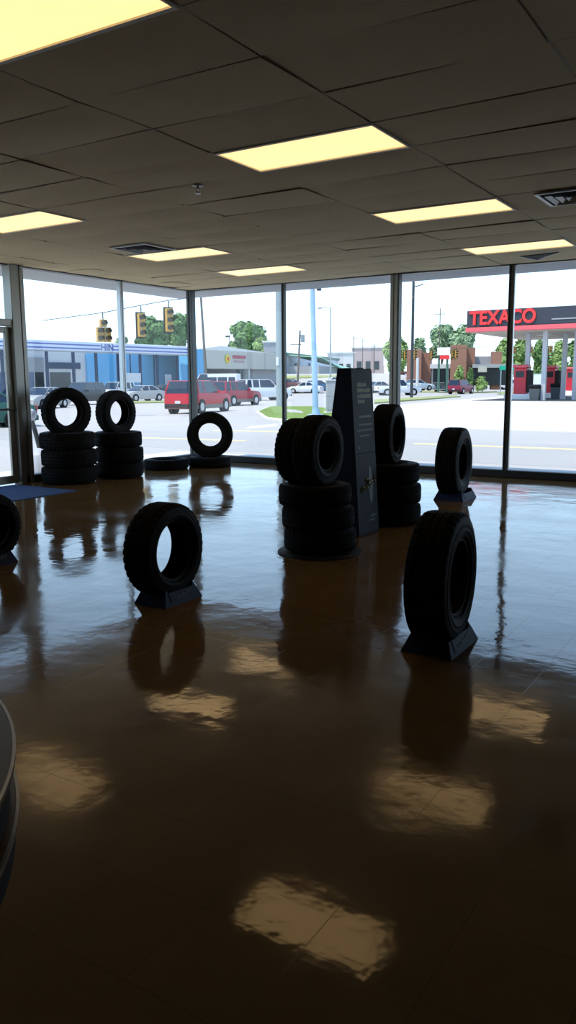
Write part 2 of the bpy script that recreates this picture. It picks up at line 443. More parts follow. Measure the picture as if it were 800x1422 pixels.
def diffuser(cx, cy, s, label, name='air_diffuser', open_=False):
    r = empty(name, (cx, cy, H-.012), 0, label, 'ceiling vent')
    f = MB(); k = s/2; w = .03
    f.box(-k, k, -k, -k+w, -.008, .006).box(-k, k, k-w, k, -.008, .006).box(-k, -k+w, -k+w, k-w, -.008, .006).box(k-w, k, -k+w, k-w, -.008, .006)
    f.build('frame', M['vent'], r)
    MB().box(-k+w, k-w, -k+w, k-w, .004, .006).build('duct_opening', M['duct'], r)
    for t in (.76, .50, .25):
        a = k*t; b = MB()
        for (ca, sa) in ((1,0),(0,1),(-1,0),(0,-1)):
            def rt(x, y, z): return (x*ca-y*sa, x*sa+y*ca, z)
            if open_ and (ca, sa) == (0, 1): continue
            v = [rt(-a, -a, -.018), rt(a, -a, -.018), rt(a-.035, -a+.035, .003), rt(-a+.035, -a+.035, .003),
                 rt(-a, -a, -.016), rt(a, -a, -.016), rt(a-.035, -a+.035, .005), rt(-a+.035, -a+.035, .005)]
            b.add(v, [(0,1,2,3),(7,6,5,4),(0,4,5,1),(2,6,7,3),(1,5,6,2),(0,3,7,4)])
        b.build('louvre', M['vent'], r)
    return r
diffuser(-6.62, 7.47, .56, 'square louvred air diffuser beside the lit panel at the left of the ceiling')
diffuser(-1.72, 7.45, .56, 'bent white air diffuser with an open dark side at the right edge of the ceiling', open_=True)
# dark triangular gap vent by the window
r = empty('return_vent', (-2.83, 10.80, H-.004), 0, 'small dark triangular gap vent beside the farthest right light', 'ceiling vent')
MB().prism([(-.28, -.17), (.22, -.24), (.02, -.02), (-.18, .26)], -.006, .004).build('duct_opening', M['duct'], r)
fr = MB().cyl((-.28, -.17, -.004), (-.18, .26, -.004), .008, n=6).cyl((-.18, .26, -.004), (.02, -.02, -.004), .008, n=6).cyl((.02, -.02, -.004), (.22, -.24, -.004), .008, n=6)
fr.build('frame', M['vent'], r)
r = empty('sprinkler_head', (-4.19, 5.40, H), 0, 'small sprinkler head hanging from the ceiling left of middle', 'sprinkler')
MB().lathe([(0, .012), (.045, .012), (.045, -.006), (.03, -.010), (0, -.010)], 20).build('escutcheon', M['vent'], r)
MB().cyl((0, 0, -.01), (0, 0, -.035), .010, n=10).cyl((-.018, 0, -.03), (-.010, 0, -.062), .004, n=6).cyl((.018, 0, -.03), (.010, 0, -.062), .004, n=6).lathe([(0, -.062), (.022, -.062), (.024, -.066), (0, -.066)], 16).build('nozzle', M['edge'], r)

# ================================================================== TYRES
def make_tire(Ro, rb, W, lug, seed):
    """tyre with its axis on local X, origin in its centre; tread is a part"""
    rnd = random.Random(seed); h = W/2
    sw = []
    rs = Ro - .035                       # where sidewall meets shoulder
    hm = rb + (rs - rb) * .52
    out = [(rb, h*.74), (rb+.006, h*.80), (rb+.016, h*.82), (rb+.022, h*.80), (rb+(hm-rb)*.5, h*.93), (hm-.006, h*.985), (hm-.004, h*1.0), (hm+.004, h*1.0), (hm+.006, h*.985),
           (hm+(rs-hm)*.45, h*.975), (hm+(rs-hm)*.5, h*.99), (hm+(rs-hm)*.55, h*.96), (rs, h*.945), (rs+.008, h*.92)]
    inn = [(rs-.004, h*.60), (rs+.006, 0), (rs-.004, -h*.60)]
    prof = [(r, x) for r, x in out]
    prof += [(rs+.010, h*.80)] + [(rs+.010, -h*.80)]
    prof += [(r, -x) for r, x in reversed(out)]
    # inner liner
    prof += [(rb, -h*.66), (rb+.02, -h*.66), (hm, -h*.88), (rs-.015, -h*.78), (rs-.004, -h*.5), (rs-.002, 0), (rs-.004, h*.5), (rs-.015, h*.78), (hm, h*.88), (rb+.02, h*.66), (rb, h*.66)]
    body = MB().lathe(prof, 72, 'X', closed=True).build('tire', M['rubber'], smooth=True)
    # tread
    N = 144; tx = [-.90, -.86, -.80, -.56, -.545, -.50, -.485, -.22, -.205, -.155, -.14, .14, .155, .205, .22, .485, .50, .545, .56, .80, .86, .90]
    groove = {5-1: 1, 5: 1, 8: 1, 9: 1, 12: 1, 13: 1, 16: 1, 17: 1}
    b = MB(); vs = []; K = len(tx)
    for i in range(N):
        t = 2*PI*i/N
        for k, x in enumerate(tx):
            ax = abs(x)
            r = Ro - .013*max(0, (ax-.45)/.45)**2
            if ax >= .899: r = rs+.002
            elif ax > .855: r = Ro-.018
            if k in groove: r = Ro-.011
            ph = (i + (1 if x > 0 else 0)*2) % 4
            if .56 <= ax <= .87 and ph == 0: r -= lug
            elif .2 < ax < .5 and (i + k) % 6 == 0: r -= lug*.6
            vs.append((x*h*1.04, r*math.cos(t), r*math.sin(t)))
    fs = []
    for i in range(N):
        j = (i+1) % N
        for k in range(K-1): fs.append((i*K+k, j*K+k, j*K+k+1, i*K+k+1))
    b.add(vs, fs); tr = b.build('tread', M['tread'], body)
    return body
TP = {}
def tire(Ro, W, rb, loc, lying=False, az=0, spin=0, lug=.008, lean=0, label='', group=None):
    """loc = point of contact below the centre; az turns the axis"""
    key = (Ro, W, rb, lug)
    if key not in TP: TP[key] = make_tire(Ro, rb, W, lug, len(TP)); o = TP[key]; used = o
    else: o = copy_tree(TP[key])
    x, y, z = loc
    if lying:
        o.location = (x, y, z+W/2); o.rotation_euler = (spin, -PI/2, 0)
        o.matrix_world = Matrix.Translation((x, y, z+W/2)) @ Matrix.Rotation(spin, 4, 'Z') @ Matrix.Rotation(-PI/2, 4, 'Y')
    else:
        o.matrix_world = Matrix.Translation((x, y, z+Ro)) @ Matrix.Rotation(az, 4, 'Z') @ Matrix.Rotation(lean, 4, 'Y') @ Matrix.Rotation(spin, 4, 'X')
    tag(o, label, 'tire', group)
    return o

def stand(cx, cy, Ro, w, l, label, az=0):
    r = empty('tire_stand', (cx, cy, 0), az, label, 'tire stand', 'plastic cradles under the single tyres')
    hgt = .115; rise = .03; half = l*.36
    pts = [(-l/2, 0), (l/2, 0), (l/2-.012, .03), (half, hgt)]
    n = 12; arc = []
    ya = half-.015
    for i in range(n+1):
        y = ya - 2*ya*i/n
        arc.append((y, min(hgt, rise + Ro - math.sqrt(Ro*Ro - y*y))))
    pts += arc + [(-half, hgt), (-l/2+.012, .03)]
    mb = MB(); m = len(pts)
    def X(z, s): return s*(w/2 - .045*min(1, z/hgt))
    vs = [(X(z, -1), y, z) for y, z in pts] + [(X(z, 1), y, z) for y, z in pts]
    fs = [tuple(range(m-1, -1, -1)), tuple(range(m, 2*m))] + [(i, (i+1) % m, m+(i+1) % m, m+i) for i in range(m)]
    mb.add(vs, fs); mb.build('cradle', M['stand'], r)
    lb = empty('label_dummy', (0, 0, 0)); bpy.data.objects.remove(lb)
    # sloping label on the right hand side with a slanting script mark
    ang = math.atan2(.045, hgt)
    p = MB(); p.X = Matrix.Translation((w/2-.020, 0, .052)) @ Matrix.Rotation(-ang, 4, 'Y')
    p.box(0, .003, -l*.33, l*.33, -.034, .030)
    pl = p.build('side_label', M['stand_label'], r)
    q = MB(); q.X = Matrix.Translation((w/2-.0165, 0, .052)) @ Matrix.Rotation(-ang, 4, 'Y')
    prev = None
    for i in range(22):
        t = i/21; y = -l*.22 + l*.44*t; z = -.016 + .03*t + .007*math.sin(t*26)
        if prev: q.cyl((.001, prev[0], prev[1]), (.001, y, z), .0022, n=5)
        prev = (y, z)
    q.build('script_mark', M['white_ink'], pl)
    return r

G1 = 'single tyres on cradle stands'
# singles on cradles; their axles run along X
tire(.340, .222, .185, (-1.475, 3.87, .030), az=R(5), label='large wide tire standing on the nearest stand at the right', group=G1)
stand(-1.475, 3.87, .340, .275, .40, 'navy cradle under the large nearest tire at the right')
tire(.298, .215, .180, (-3.305, 3.83, .030), az=R(2.5), label='tire standing alone at left of middle, with an open lens shaped hole', group=G1)
stand(-3.29, 3.84, .298, .26, .36, 'navy cradle under the lone tire at left of middle')
tire(.400, .26, .205, (-3.31, 8.99, .030), az=R(5), lug=.012, label='big chunky tire on a stand before the back window, right of the tower', group=G1)
stand(-3.29, 9.0, .400, .36, .46, 'blue cradle under the chunky tire near the back window')
tire(.262, .21, .15, (-5.15, 3.93, .030), label='tire half cut by the left edge of the picture', group=G1)
stand(-5.15, 3.93, .262, .26, .34, 'navy cradle under the tire at the left edge')

# stack left of the tower, on a black turntable base
SX, SY = -3.18, 5.60
b = empty('stack_base', (SX, SY, 0), 0, 'low round black base under the tire stack left of the tower', 'base')
MB().lathe([(0, 0), (.345, 0), (.345, .008), (.325, .018), (0, .022)], 56).build('disc', M['black'], b, smooth=True)
MB().lathe([(.02, .020), (.10, .020), (.10, .024), (.02, .024)], 24, closed=True).build('hub_ring', M['edge'], b)
G2 = 'tyres stacked left of the tower'
for k, (dx, dy, lb) in enumerate([(.0, .0, 'bottom lying tire of the stack left of the tower, on the round base'), (-.015, -.005, 'middle lying tire of the stack left of the tower'), (-.035, -.02, 'top lying tire of the stack left of the tower')]):
    tire(.293, .180, .17, (SX+dx, SY+dy, .023+k*.181), lying=True, spin=k*.7, label=lb, group=G2)
ztop = .023+3*.181
tire(.283, .205, .150, (SX-.005, SY-.02, ztop-.025), az=R(1), label='front one of two tires standing on the stack left of the tower', group=G2)
tire(.262, .19, .17, (SX-.208, SY+.02, ztop-.015), az=R(1), lug=.012, label='knobbly tire standing behind another on the stack left of the tower', group=G2)

# stack right of the tower
SX2, SY2 = -3.30, 7.16
G3 = 'tyres stacked right of the tower'
for k, (dx, dy, lb) in enumerate([(.0, .0, 'bottom lying tire of the stack right of the tower'), (.0, .0, 'middle lying tire of the stack right of the tower'), (-.02, .0, 'top lying tire of the stack right of the tower')]):
    tire(.318, .195, .18, (SX2+dx, SY2+dy, k*.197), lying=True, spin=k*.5, label=lb, group=G3)
tire(.293, .22, .175, (SX2-.02, SY2+.02, 3*.197-.03), az=R(8), label='tire standing upright on the stack right of the tower', group=G3)

# two tall stacks by the left glass wall
A = (-8.50, 7.90); B = (-8.34, 8.72)
G4 = 'tyres stacked by the left glass wall'
for k, w in enumerate(('bottom', 'middle', 'top')):
    tire(.375, .234, .22, (A[0]+[0, .01, -.01][k], A[1], k*.235), lying=True, spin=k*.9, lug=.009, label=w+' lying tire of the leftmost stack beside the glass door', group=G4)
tire(.338, .20, .188, (A[0]+.0, A[1], 3*.235-.075), az=R(-20), label='round tire standing on the leftmost stack, wide open hole', group=G4)
for k, w in enumerate(('bottom', 'middle', 'top')):
    tire(.345, .222, .21, (B[0]+[0, .02, .0][k], B[1], k*.223), lying=True, spin=k*.4, label=w+' lying tire of the second stack from the left', group=G4)
tire(.322, .215, .180, (B[0]-.02, B[1], 3*.223-.055), az=R(-3), label='tire standing on the second stack from the left', group=G4)

# corner group
G5 = 'tyres in the window corner'
tire(.35, .165, .22, (-8.46, 9.92, 0), lying=True, label='single tire lying flat on the floor left of the corner pair', group=G5)
tire(.345, .17, .215, (-8.05, 10.52, 0), lying=True, spin=.5, label='flat tire in the corner carrying an upright tire', group=G5)
tire(.372, .18, .190, (-8.04, 10.53, .145), az=R(-56), label='upright tire facing the room on top of the flat corner tire', group=G5)

# ================================================================== DISPLAY TOWER
tw = empty('display_tower', (-3.33, 6.30, 0), 0, 'tall navy cardboard display tower with yellow lettering between two tire stacks', 'display')
TH, TWID = 1.465, .40
x0b, x1b, x0t, x1t = -.28, .15, -.075, .058
def fx(z): return x1b + (x1t-x1b)*z/TH
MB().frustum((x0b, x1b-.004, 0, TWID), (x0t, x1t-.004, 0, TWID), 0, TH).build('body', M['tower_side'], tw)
ang = math.atan2(x1b-x1t, TH)
def facing(z0, z1, y0, y1, off, th, m, name, par):
    """thin card on the sloping right hand face"""
    v = []
    for dx in (off, off+th):
        v += [(fx(z0)+dx, y0, z0), (fx(z0)+dx, y1, z0), (fx(z1)+dx, y1, z1), (fx(z1)+dx, y0, z1)]
    return MB().add(v, [(3,2,1,0), (4,5,6,7), (0,1,5,4), (1,2,6,5), (2,3,7,6), (3,0,4,7)]).build(name, m, par)
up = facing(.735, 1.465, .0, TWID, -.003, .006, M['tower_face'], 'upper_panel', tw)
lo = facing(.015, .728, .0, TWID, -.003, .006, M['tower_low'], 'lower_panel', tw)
lo['label'] = 'darker lower card panel with a logo'; up['label'] = 'grey blue upper card panel with lettering'
wv = MB(); n = 24
vs = []
for i in range(n+1):
    y = TWID*i/n; z = TH + .006*math.sin(y*34) + .004*math.sin(y*90)
    vs += [(x1t-.002, y, TH-.01), (x1t-.002, y, z+.008), (x0t, y, z+.006), (x0t, y, TH-.01)]
fs = []
for i in range(n):
    for k in range(4): fs.append((i*4+k, (i+1)*4+k, (i+1)*4+(k+1) % 4, i*4+(k+1) % 4))
MB().add(vs, fs+[(0,1,2,3), (n*4+3, n*4+2, n*4+1, n*4)]).build('torn_top_edge', M['tower_blue'], tw)
def strips(rows, m, name, par, off=.0035):
    for (z, y0, y1, hh) in rows:
        y = y0; y1 = min(y1, TWID-.02); mb = MB()
        while y < y1:                                # small glyph-like blocks in a line
            w = random.uniform(.012, .022)*hh/.02
            for dx in (off, ):
                z0, z1 = z-hh/2, z+hh/2*random.choice([.75, 1, 1])
                a = []
                for d in (off-.0005, off+.0015):
                    a += [(fx(z0)+d, y, z0), (fx(z0)+d, y+w, z0), (fx(z1)+d, y+w, z1), (fx(z1)+d, y, z1)]
                mb.add(a, [(3,2,1,0), (4,5,6,7), (0,1,5,4), (1,2,6,5), (2,3,7,6), (3,0,4,7)])
            y += w*1.22
        mb.build(name, m, par)
strips([(1.335, .10, .25, .036), (1.285, .09, .31, .036), (1.235, .09, .33, .036), (1.190, .09, .23, .036)], M['yellow_ink'], 'yellow_heading', up)
strips([(1.055, .11, .33, .020), (.985, .10, .36, .016), (.935, .06, .36, .014), (.885, .10, .28, .014)], M['faint_ink'], 'small_print', up)
mb = MB(); mb.X = Matrix.Translation((fx(.785)+.004, .07, .785)) @ Matrix.Rotation(PI/2, 4, 'Y')
mb.cyl((0, 0, -.001), (0, 0, .002), .016, n=16); mb.build('round_sticker', M['faint_ink'], up)
# logo: pale upright lens shape crossed by rising yellow script
zc, yc = .44, .27
mb = MB(); pts = []
for i in range(24):
    t = 2*PI*i/24; pts.append((yc + .040*math.cos(t)*abs(math.cos(t))**.2, zc + .17*math.sin(t)))
v = [(fx(z)+.003, y, z) for y, z in pts] + [(fx(z)+.005, y, z) for y, z in pts]
mb.add(v, [tuple(range(23, -1, -1)), tuple(range(24, 48))] + [(i, (i+1) % 24, 24+(i+1) % 24, 24+i) for i in range(24)])
mb.build('logo_shape', M['faint_ink'], lo)
mb = MB()
def stroke(pts, r=.008):
    for a, b2 in zip(pts, pts[1:]):
        mb.cyl((fx(a[1])+.006, a[0], a[1]), (fx(b2[1])+.006, b2[0], b2[1]), r, n=6)
stroke([(.085, .385), (.088, .430), (.105, .435), (.108, .40)]); stroke([(.108, .40), (.125, .437), (.140, .43), (.143, .405)])
stroke([(.16, .41), (.185, .455)]); stroke([(.172, .47), (.185, .492), (.21, .50), (.23, .48), (.235, .45), (.215, .42), (.19, .425), (.18, .45)], .010)
stroke([(.21, .455), (.245, .455), (.27, .47), (.30, .475)], .013); stroke([(.24, .425), (.27, .435), (.30, .45)], .012)
stroke([(.315, .455), (.335, .485), (.355, .515)]); stroke([(.325, .52), (.335, .485)]); stroke([(.345, .46), (.37, .475)])
mb.build('logo_script', M['yellow_ink'], lo)
strips([(.16, .24, .36, .014), (.12, .22, .32, .012)], M['faint_ink'], 'foot_print', lo)

# ================================================================== FLOOR MAT AND ROUND COUNTER
mt = MB().prism([(-8.9, 5.4), (-8.9, 7.28), (-7.70, 7.28), (-7.70, 5.4)], .0, .009).build('door_mat', M['mat_blue'])
tag(mt, 'dark blue entrance mat on the floor by the glass door', 'mat')
cnt = empty('round_counter', (-1.656, .202, 0), 0, 'dark round table with two thin metal rims at the left edge, nearest of all', 'table')
RT = .866
def disc(r, z0, z1, m, name):
    return MB().lathe([(0, z0), (r-.004, z0), (r, z0+.003), (r, z1-.003), (r-.004, z1), (0, z1)], 128).build(name, m, cnt, smooth=True)
def rim(z):
    MB().lathe([(RT-.003, z+.001), (RT+.0025, z+.001), (RT+.0025, z-.006), (RT-.003, z-.006)], 128, closed=True).build('metal_rim', M['edge'], cnt, smooth=True)
disc(RT, .728, .750, M['counter'], 'table_top'); rim(.750)
disc(RT-.012, .655, .728, M['black'], 'upper_band')
disc(RT, .632, .650, M['counter_wood'], 'lower_shelf'); rim(.650)
disc(RT-.008, .575, .632, M['black'], 'lower_band')
disc(.42, .0, .575, M['black'], 'pedestal')

# ================================================================== OUTDOORS: GROUND
gm = MB(); nx, ny = 70, 60; vs = []; fs = []
X0, X1, Y0, Y1 = -190, 90, -15, 300
def ax(t, a, b): return a + (b-a)*t
for j in range(ny+1):
    for i in range(nx+1):
        s, t = i/nx, j/ny
        x = X0 + (X1-X0)*s; y = Y0 + (Y1-Y0)*(t**1.6)
        vs.append((x, y, gz(x, y)))
for j in range(ny):
    for i in range(nx):
        k = j*(nx+1)+i; fs.append((k, k+1, k+nx+2, k+nx+1))
gm.add(vs, fs)
def strip_on_ground(name, pts, m, h, label=None, kind='structure'):
    """slab that follows the ground; pts is a convex polygon (x,y)"""
    # subdivide by fan grid
    b = MB(); n = len(pts)
    if n == 4:
        a, bb, c, d = [Vector(q) for q in pts]; K = 16; vs = []; fs = []
        for j in range(K+1):
            for i in range(K+1):
                s, t = i/K, j/K
                q = a.lerp(bb, s).lerp(d.lerp(c, s), t); vs.append((q.x, q.y, gz(q.x, q.y)+h))
        for j in range(K):
            for i in range(K):
                k = j*(K+1)+i; fs.append((k, k+1, k+K+2, k+K+1))
        b.add(vs, fs)
        ring = [i for i in range(K+1)] + [(j+1)*(K+1)-1 for j in range(1, K+1)] + [K*(K+1)+i for i in range(K-1, -1, -1)] + [j*(K+1) for j in range(K-1, 0, -1)]
    else:
        vs = [(x, y, gz(x, y)+h) for x, y in pts]; b.add(vs, [tuple(range(n))]); ring = list(range(n))
    o = len(b.v); rr = len(ring)
    for q in ring: x, y, z = b.v[q]; b.v.append((x, y, z-h-.05))
    for q in range(rr): b.f.append((ring[q], o+q, o+(q+1) % rr, ring[(q+1) % rr]))
    ob = b.build(name, m); ob['kind'] = kind
    if label: ob['label'] = label
    return ob
struct('ground', gm, M['asphalt'], 'sunlit pale pavement outside')
# walkway along the building
struct('trim_walk', MB().box(XL-2.2, XL-.15, 0, YB+2.2, -.3, -.10).box(XL-.15, XR, YB+.15, YB+2.2, -.3, -.10), M['concrete'], 'pale concrete walk round the building')
def P(px, py): q = at(px, py); return (q.x, q.y)
strip_on_ground('trim_road', [(-60, 16.5), (30, 16.5), (30, 22.2), (-60, 22.2)], M['asphalt_d'], .004, 'grey road in front of the windows')
strip_on_ground('trim_lane_line', [(-17.5, 19.0), (-13.6, 19.35), (-13.6, 19.65), (-17.5, 19.3)], M['ypaint'], .012, 'yellow lane line at the left of the road')
strip_on_ground('trim_lane_line', [(-17.6, 23.2), (-14.6, 23.4), (-14.6, 23.75), (-17.6, 23.55)], M['ypaint'], .012, 'yellow lane line beyond the corner')
strip_on_ground('trim_lane_line', [(-8.8, 20.6), (10, 20.6), (10, 20.95), (-8.8, 20.95)], M['ypaint'], .012, 'yellow lane line at the right of the road')
strip_on_ground('trim_lane_line', [(-11.5, 24.6), (10, 23.8), (10, 24.6), (-11.5, 25.6)], M['asphalt_d'], .006, 'grey gutter strip of the road')
strip_on_ground('trim_stop_line', [P(340, 596), P(385, 592), P(385, 589), P(350, 592)], M['wpaint'], .012, 'white stop line at the crossing')
# concrete forecourt
strip_on_ground('forecourt', [(-17.5, 27.5), (30, 26.0), (30, 80), (-21.5, 80)], M['concrete'], .03, 'white concrete gas station forecourt')
def grass(name, pts, m, label, curb=True):
    o = strip_on_ground(name, pts, m, .10, label, 'stuff'); o['category'] = 'grass'
    return o
isl = []
c0 = [P(360, 573), P(372, 581), P(405, 585.5), P(470, 587), P(478, 578), P(476, 571), P(430, 566.5), P(375, 566.5)]
grass('grass_island', c0, M['grass'], 'bright green grass island round the light poles')
cc = Vector((sum(q[0] for q in c0)/8, sum(q[1] for q in c0)/8))
c1 = [tuple(cc + (Vector(q)-cc)*1.06) for q in c0]
ck = strip_on_ground('trim_curb', c1, M['wpaint'], .07, 'white curb round the grass island')
grass('grass_verge', [P(520, 561), P(640, 551.5), P(632, 550), P(520, 556)], M['drygrass'], 'long thin grass verge below the dark pole')
grass('grass_verge', [P(166, 561), P(232, 559.5), P(232, 558), P(166, 559)], M['drygrass'], 'thin grass verge behind the silver sedans')
grass('grass_verge', [P(690, 548), P(728, 548), P(722, 545), P(694, 545)], M['drygrass'], 'small grass patch at the green street sign')
grass('grass_verge', [P(574, 545.6), P(690, 545.2), P(690, 544.2), P(574, 544.6)], M['drygrass'], 'grass strip in front of the brick building')
grass('grass_verge', [P(398, 526), P(470, 523.5), P(470, 521.5), P(398, 522.5)], M['drygrass'], 'faint grass strip by the long metal building')

# ================================================================== CARS
def loft(mb, secs):
    """secs: list of lists of points (same count), closed loops, capped"""
    k = len(secs[0]); vs = [p for s in secs for p in s]; fs = []
    for i in range(len(secs)-1):
        for a in range(k):
            b = (a+1) % k; fs.append((i*k+a, (i+1)*k+a, (i+1)*k+b, i*k+b))
    fs.append(tuple(range(k))); fs.append(tuple(reversed(range((len(secs)-1)*k, len(secs)*k))))
    return mb.add(vs, fs)
SHAPES = {
 # body top line (x along length from rear -.5 to front .5 in lengths, z) ; greenhouse x positions ; heights
 'sedan': dict(L=4.6, W=1.78, clear=.20, top=[(-.5,.70),(-.47,.95),(-.30,1.0),(.20,.95),(.42,.82),(.5,.62)], gh=(-.36,-.20,.05,.22), belt=.96, roof=1.43, wr=.32),
 'suv':   dict(L=4.7, W=1.85, clear=.28, top=[(-.5,.80),(-.49,1.08),(-.30,1.10),(.18,1.08),(.44,1.0),(.5,.75)], gh=(-.485,-.44,.06,.20), belt=1.08, roof=1.76, wr=.37),
 'van':   dict(L=5.2, W=1.98, clear=.25, top=[(-.5,.80),(-.495,1.2),(-.30,1.22),(.28,1.20),(.46,1.05),(.5,.75)], gh=(-.49,-.47,.22,.34), belt=1.2, roof=2.25, wr=.36),
 'pickup':dict(L=5.3, W=1.95, clear=.30, top=[(-.5,.80),(-.495,1.10),(-.15,1.10),(.20,1.10),(.46,1.02),(.5,.75)], gh=(-.14,-.11,.10,.22), belt=1.10, roof=1.82, wr=.38),
}
def car(kind, px, py, rel, col, label, name=None, pos=None, lower=None, scale=1, van_solid=False, cat=None):
    S = SHAPES[kind]; L, W = S['L']*scale, S['W']*scale
    p = at(px, py) if pos is None else Vector(pos)
    view_az = math.atan2(p.x, p.y)                       # from +Y towards +X
    head = view_az + R(rel)                              # azimuth of the nose
    rz = PI/2 - head                                     # local +X is the nose
    r = empty(name or kind, (p.x, p.y, gz(p.x, p.y)+.0), rz, label, cat or {'sedan': 'car', 'suv': 'car', 'van': 'van', 'pickup': 'pickup truck'}[kind])
    paint = mat('paint', col, .35, spec=.3)
    sc_ = scale; hb = W/2; cl = S['clear']*sc_
    b = MB(); secs = []
    tops = S['top']
    xsn = [-.5, -.485, -.40, -.30, -.15, 0, .15, .28, .40, .47, .5]
    def ztop(x):
        for (xa, za), (xb, zb) in zip(tops, tops[1:]):
            if xa <= x <= xb: return (za + (zb-za)*(x-xa)/(xb-xa))*sc_
        return tops[-1][1]*sc_
    for x in xsn:
        e = abs(x); k = 1 - (.16 if e > .49 else .06 if e > .45 else .02 if e > .39 else 0)
        w = hb*k; zt = ztop(x); zb = cl + (.12*sc_ if e > .49 else .04*sc_ if e > .45 else 0)
        zm = zb + (zt-zb)*.45
        secs.append([(x*L, -w*.92, zb), (x*L, -w, zm*.6+zb*.4), (x*L, -w, zm+ (zt-zm)*.5), (x*L, -w*.93, zt), (x*L, w*.93, zt), (x*L, w, zm+(zt-zm)*.5), (x*L, w, zm*.6+zb*.4), (x*L, w*.92, zb)])
    loft(b, secs)
    # roof, pillars
    g0, g1, g2, g3 = [q*L for q in S['gh']]; zb, zr = S['belt']*sc_-.02, S['roof']*sc_; wb, wt = hb*.90, hb*.74
    if kind == 'van': wb, wt = hb*.95, hb*.86
    b.frustum((g1, g2, -wt, wt), (g1+.10, g2-.12, -wt*.86, wt*.86), zr-.045, zr)
    def pil(xa, xb, w_=.05):
        for s in (-1, 1):
            v = []
            for (xx, yy, zz) in ((xa, wb, zb), (xb, wt, zr-.03)):
                v += [(xx-w_, s*(yy+.012), zz), (xx+w_, s*(yy+.012), zz), (xx+w_, s*(yy-.05), zz), (xx-w_, s*(yy-.05), zz)]
            b.add(v, [(3,2,1,0), (4,5,6,7), (0,1,5,4), (1,2,6,5), (2,3,7,6), (3,0,4,7)])
    pil(g0+.05, g1+.05, .07); pil(g3-.05, g2-.05, .04); pil((g1+g2)/2+.05, (g1+g2)/2+.05, .045)
    if kind in ('suv', 'van'): pil(g1+(g2-g1)*.22, g1+(g2-g1)*.22, .07)
    if kind == 'van' or van_solid:
        b.box(g0+.05, g2-.9, -wt-.03, wt+.03, zb-.05, zr-.05, .04)
    body = b.build('body', paint, r, smooth=True)
    if lower:
        lw = MB().box(-L*.47, L*.47, -hb*1.005, hb*1.005, cl-.02, cl+.22*sc_, .03); lw.build('lower_cladding', mat('cladding', lower, .5), r)
    gl = MB().frustum((g0, g3, -wb, wb), (g1, g2, -wt, wt), zb, zr-.035); gl.build('windows', M['carglass'], r)
    if kind == 'pickup':
        MB().box(-.48*L, -.16*L, -hb*.82, hb*.82, 1.0*sc_, 1.108*sc_).build('bed', M['arch'], r)
    wr = S['wr']*sc_; wx = .30*L if kind != 'sedan' else .295*L
    for sx in (-wx, wx*1.04):
        for s in (-1, 1):
            y1 = s*hb*1.01; y0 = s*(hb-.24)
            ar = MB().cyl((sx, y0, wr), (sx, y1*.985+s*.006, wr), wr*1.16, n=24)
            ar.build('wheel_arch', M['arch'], r)
            wh = MB().cyl((sx, y0, wr), (sx, y1+s*.012, wr), wr, n=24).build('wheel', M['rubber'], r)
            MB().cyl((sx, y1, wr), (sx, y1+s*.024, wr), wr*.66, wr*.56, n=20).build('hubcap', M['chrome'], wh)
    zl = tops[1][1]*sc_*.82
    for s in (-1, 1):
        MB().box(-L/2-.005, -L/2+.12, s*hb*.66, s*hb*.88, zl-.16, zl+.06, .01).build('tail_light', M['tail'], r)
        MB().box(L/2-.14, L/2+.0, s*hb*.56, s*hb*.84, zl-.22, zl-.07, .01).build('headlight', M['headlamp'], r)
        MB().box(g3-.42, g3-.30, s*(hb*.93), s*(hb*1.10), zb+.02, zb+.17, .02).build('mirror', paint, r)
    MB().box(-L/2-.05, -L/2+.12, -hb*.88, hb*.88, cl+.06, cl+.26*sc_, .03).build('rear_bumper', M['arch'] if kind != 'sedan' else paint, r)
    MB().box(L/2-.12, L/2+.05, -hb*.88, hb*.88, cl+.06, cl+.24*sc_, .03).build('front_bumper', M['arch'] if kind != 'sedan' else paint, r)
    MB().box(-L/2-.06, -L/2-.045, -.16, .16, cl+.28*sc_, cl+.42*sc_).build('number_plate', M['offwhite'], r)
    return r
SIL = (.42, .42, .40); WHT = (.66, .68, .70); RED = (.45, .010, .025)
car('suv', 277, 573, 28, RED, 'red sport utility with grey lower sides at the crossing, nearest red vehicle', lower=(.16, .14, .12))
car('suv', 326, 563, 35, (.36, .012, .028), 'red sport utility just ahead of the nearest red one', lower=(.13, .12, .11))
car('suv', 366, 556, 58, WHT, 'large white sport utility waiting before the cream building', scale=1.08)
car('van', 297, 551.5, -75, WHT, 'white van behind the red sport utilities', scale=1.16)
car('sedan', 197, 557, -130, SIL, 'silver sedan parked on the verge under the traffic signals')
car('suv', 160, 556, -142, WHT, 'white sport utility left of the silver sedan')
car('suv', 114, 562, -148, (.025, .03, .032), 'dark grey sport utility behind the leftmost stacked tires')
car('sedan', 60, 567, -148, (.36, .35, .34), 'silver sedan just right of the door jamb')
car('sedan', -36, 594, -100, (.03, .10, .08), 'dark green car cut by the left edge beyond the glass door')
car('sedan', 226, 553.5, -120, (.04, .045, .05), 'dark sedan half hidden behind the nearest red vehicle')
car('sedan', 424, 546, -75, WHT, 'white sedan left of the pale blue pole')
car('sedan', 441, 543, 60, (.03, .10, .20), 'dark blue car behind the pale blue pole')
car('sedan', 470, 538, 80, WHT, 'white car behind the grey utility cabinet')
car('sedan', 398, 541, -60, (.12, .03, .04), 'maroon car right of the thick pole')
car('pickup', 552, 549, 70, WHT, 'white pickup left of the dark pole')
car('sedan', 579, 542, 60, WHT, 'small distant white car right of the dark pole')
car('sedan', 527, 545, 50, (.3, .32, .34), 'grey car beside the tower top')
rsv = car('suv', 640, 547, 22, (.20, .02, .05), 'dark red sport utility towing a trailer by the gas station')
car('suv', 712, 541, 60, WHT, 'white sport utility behind the first gas pump')
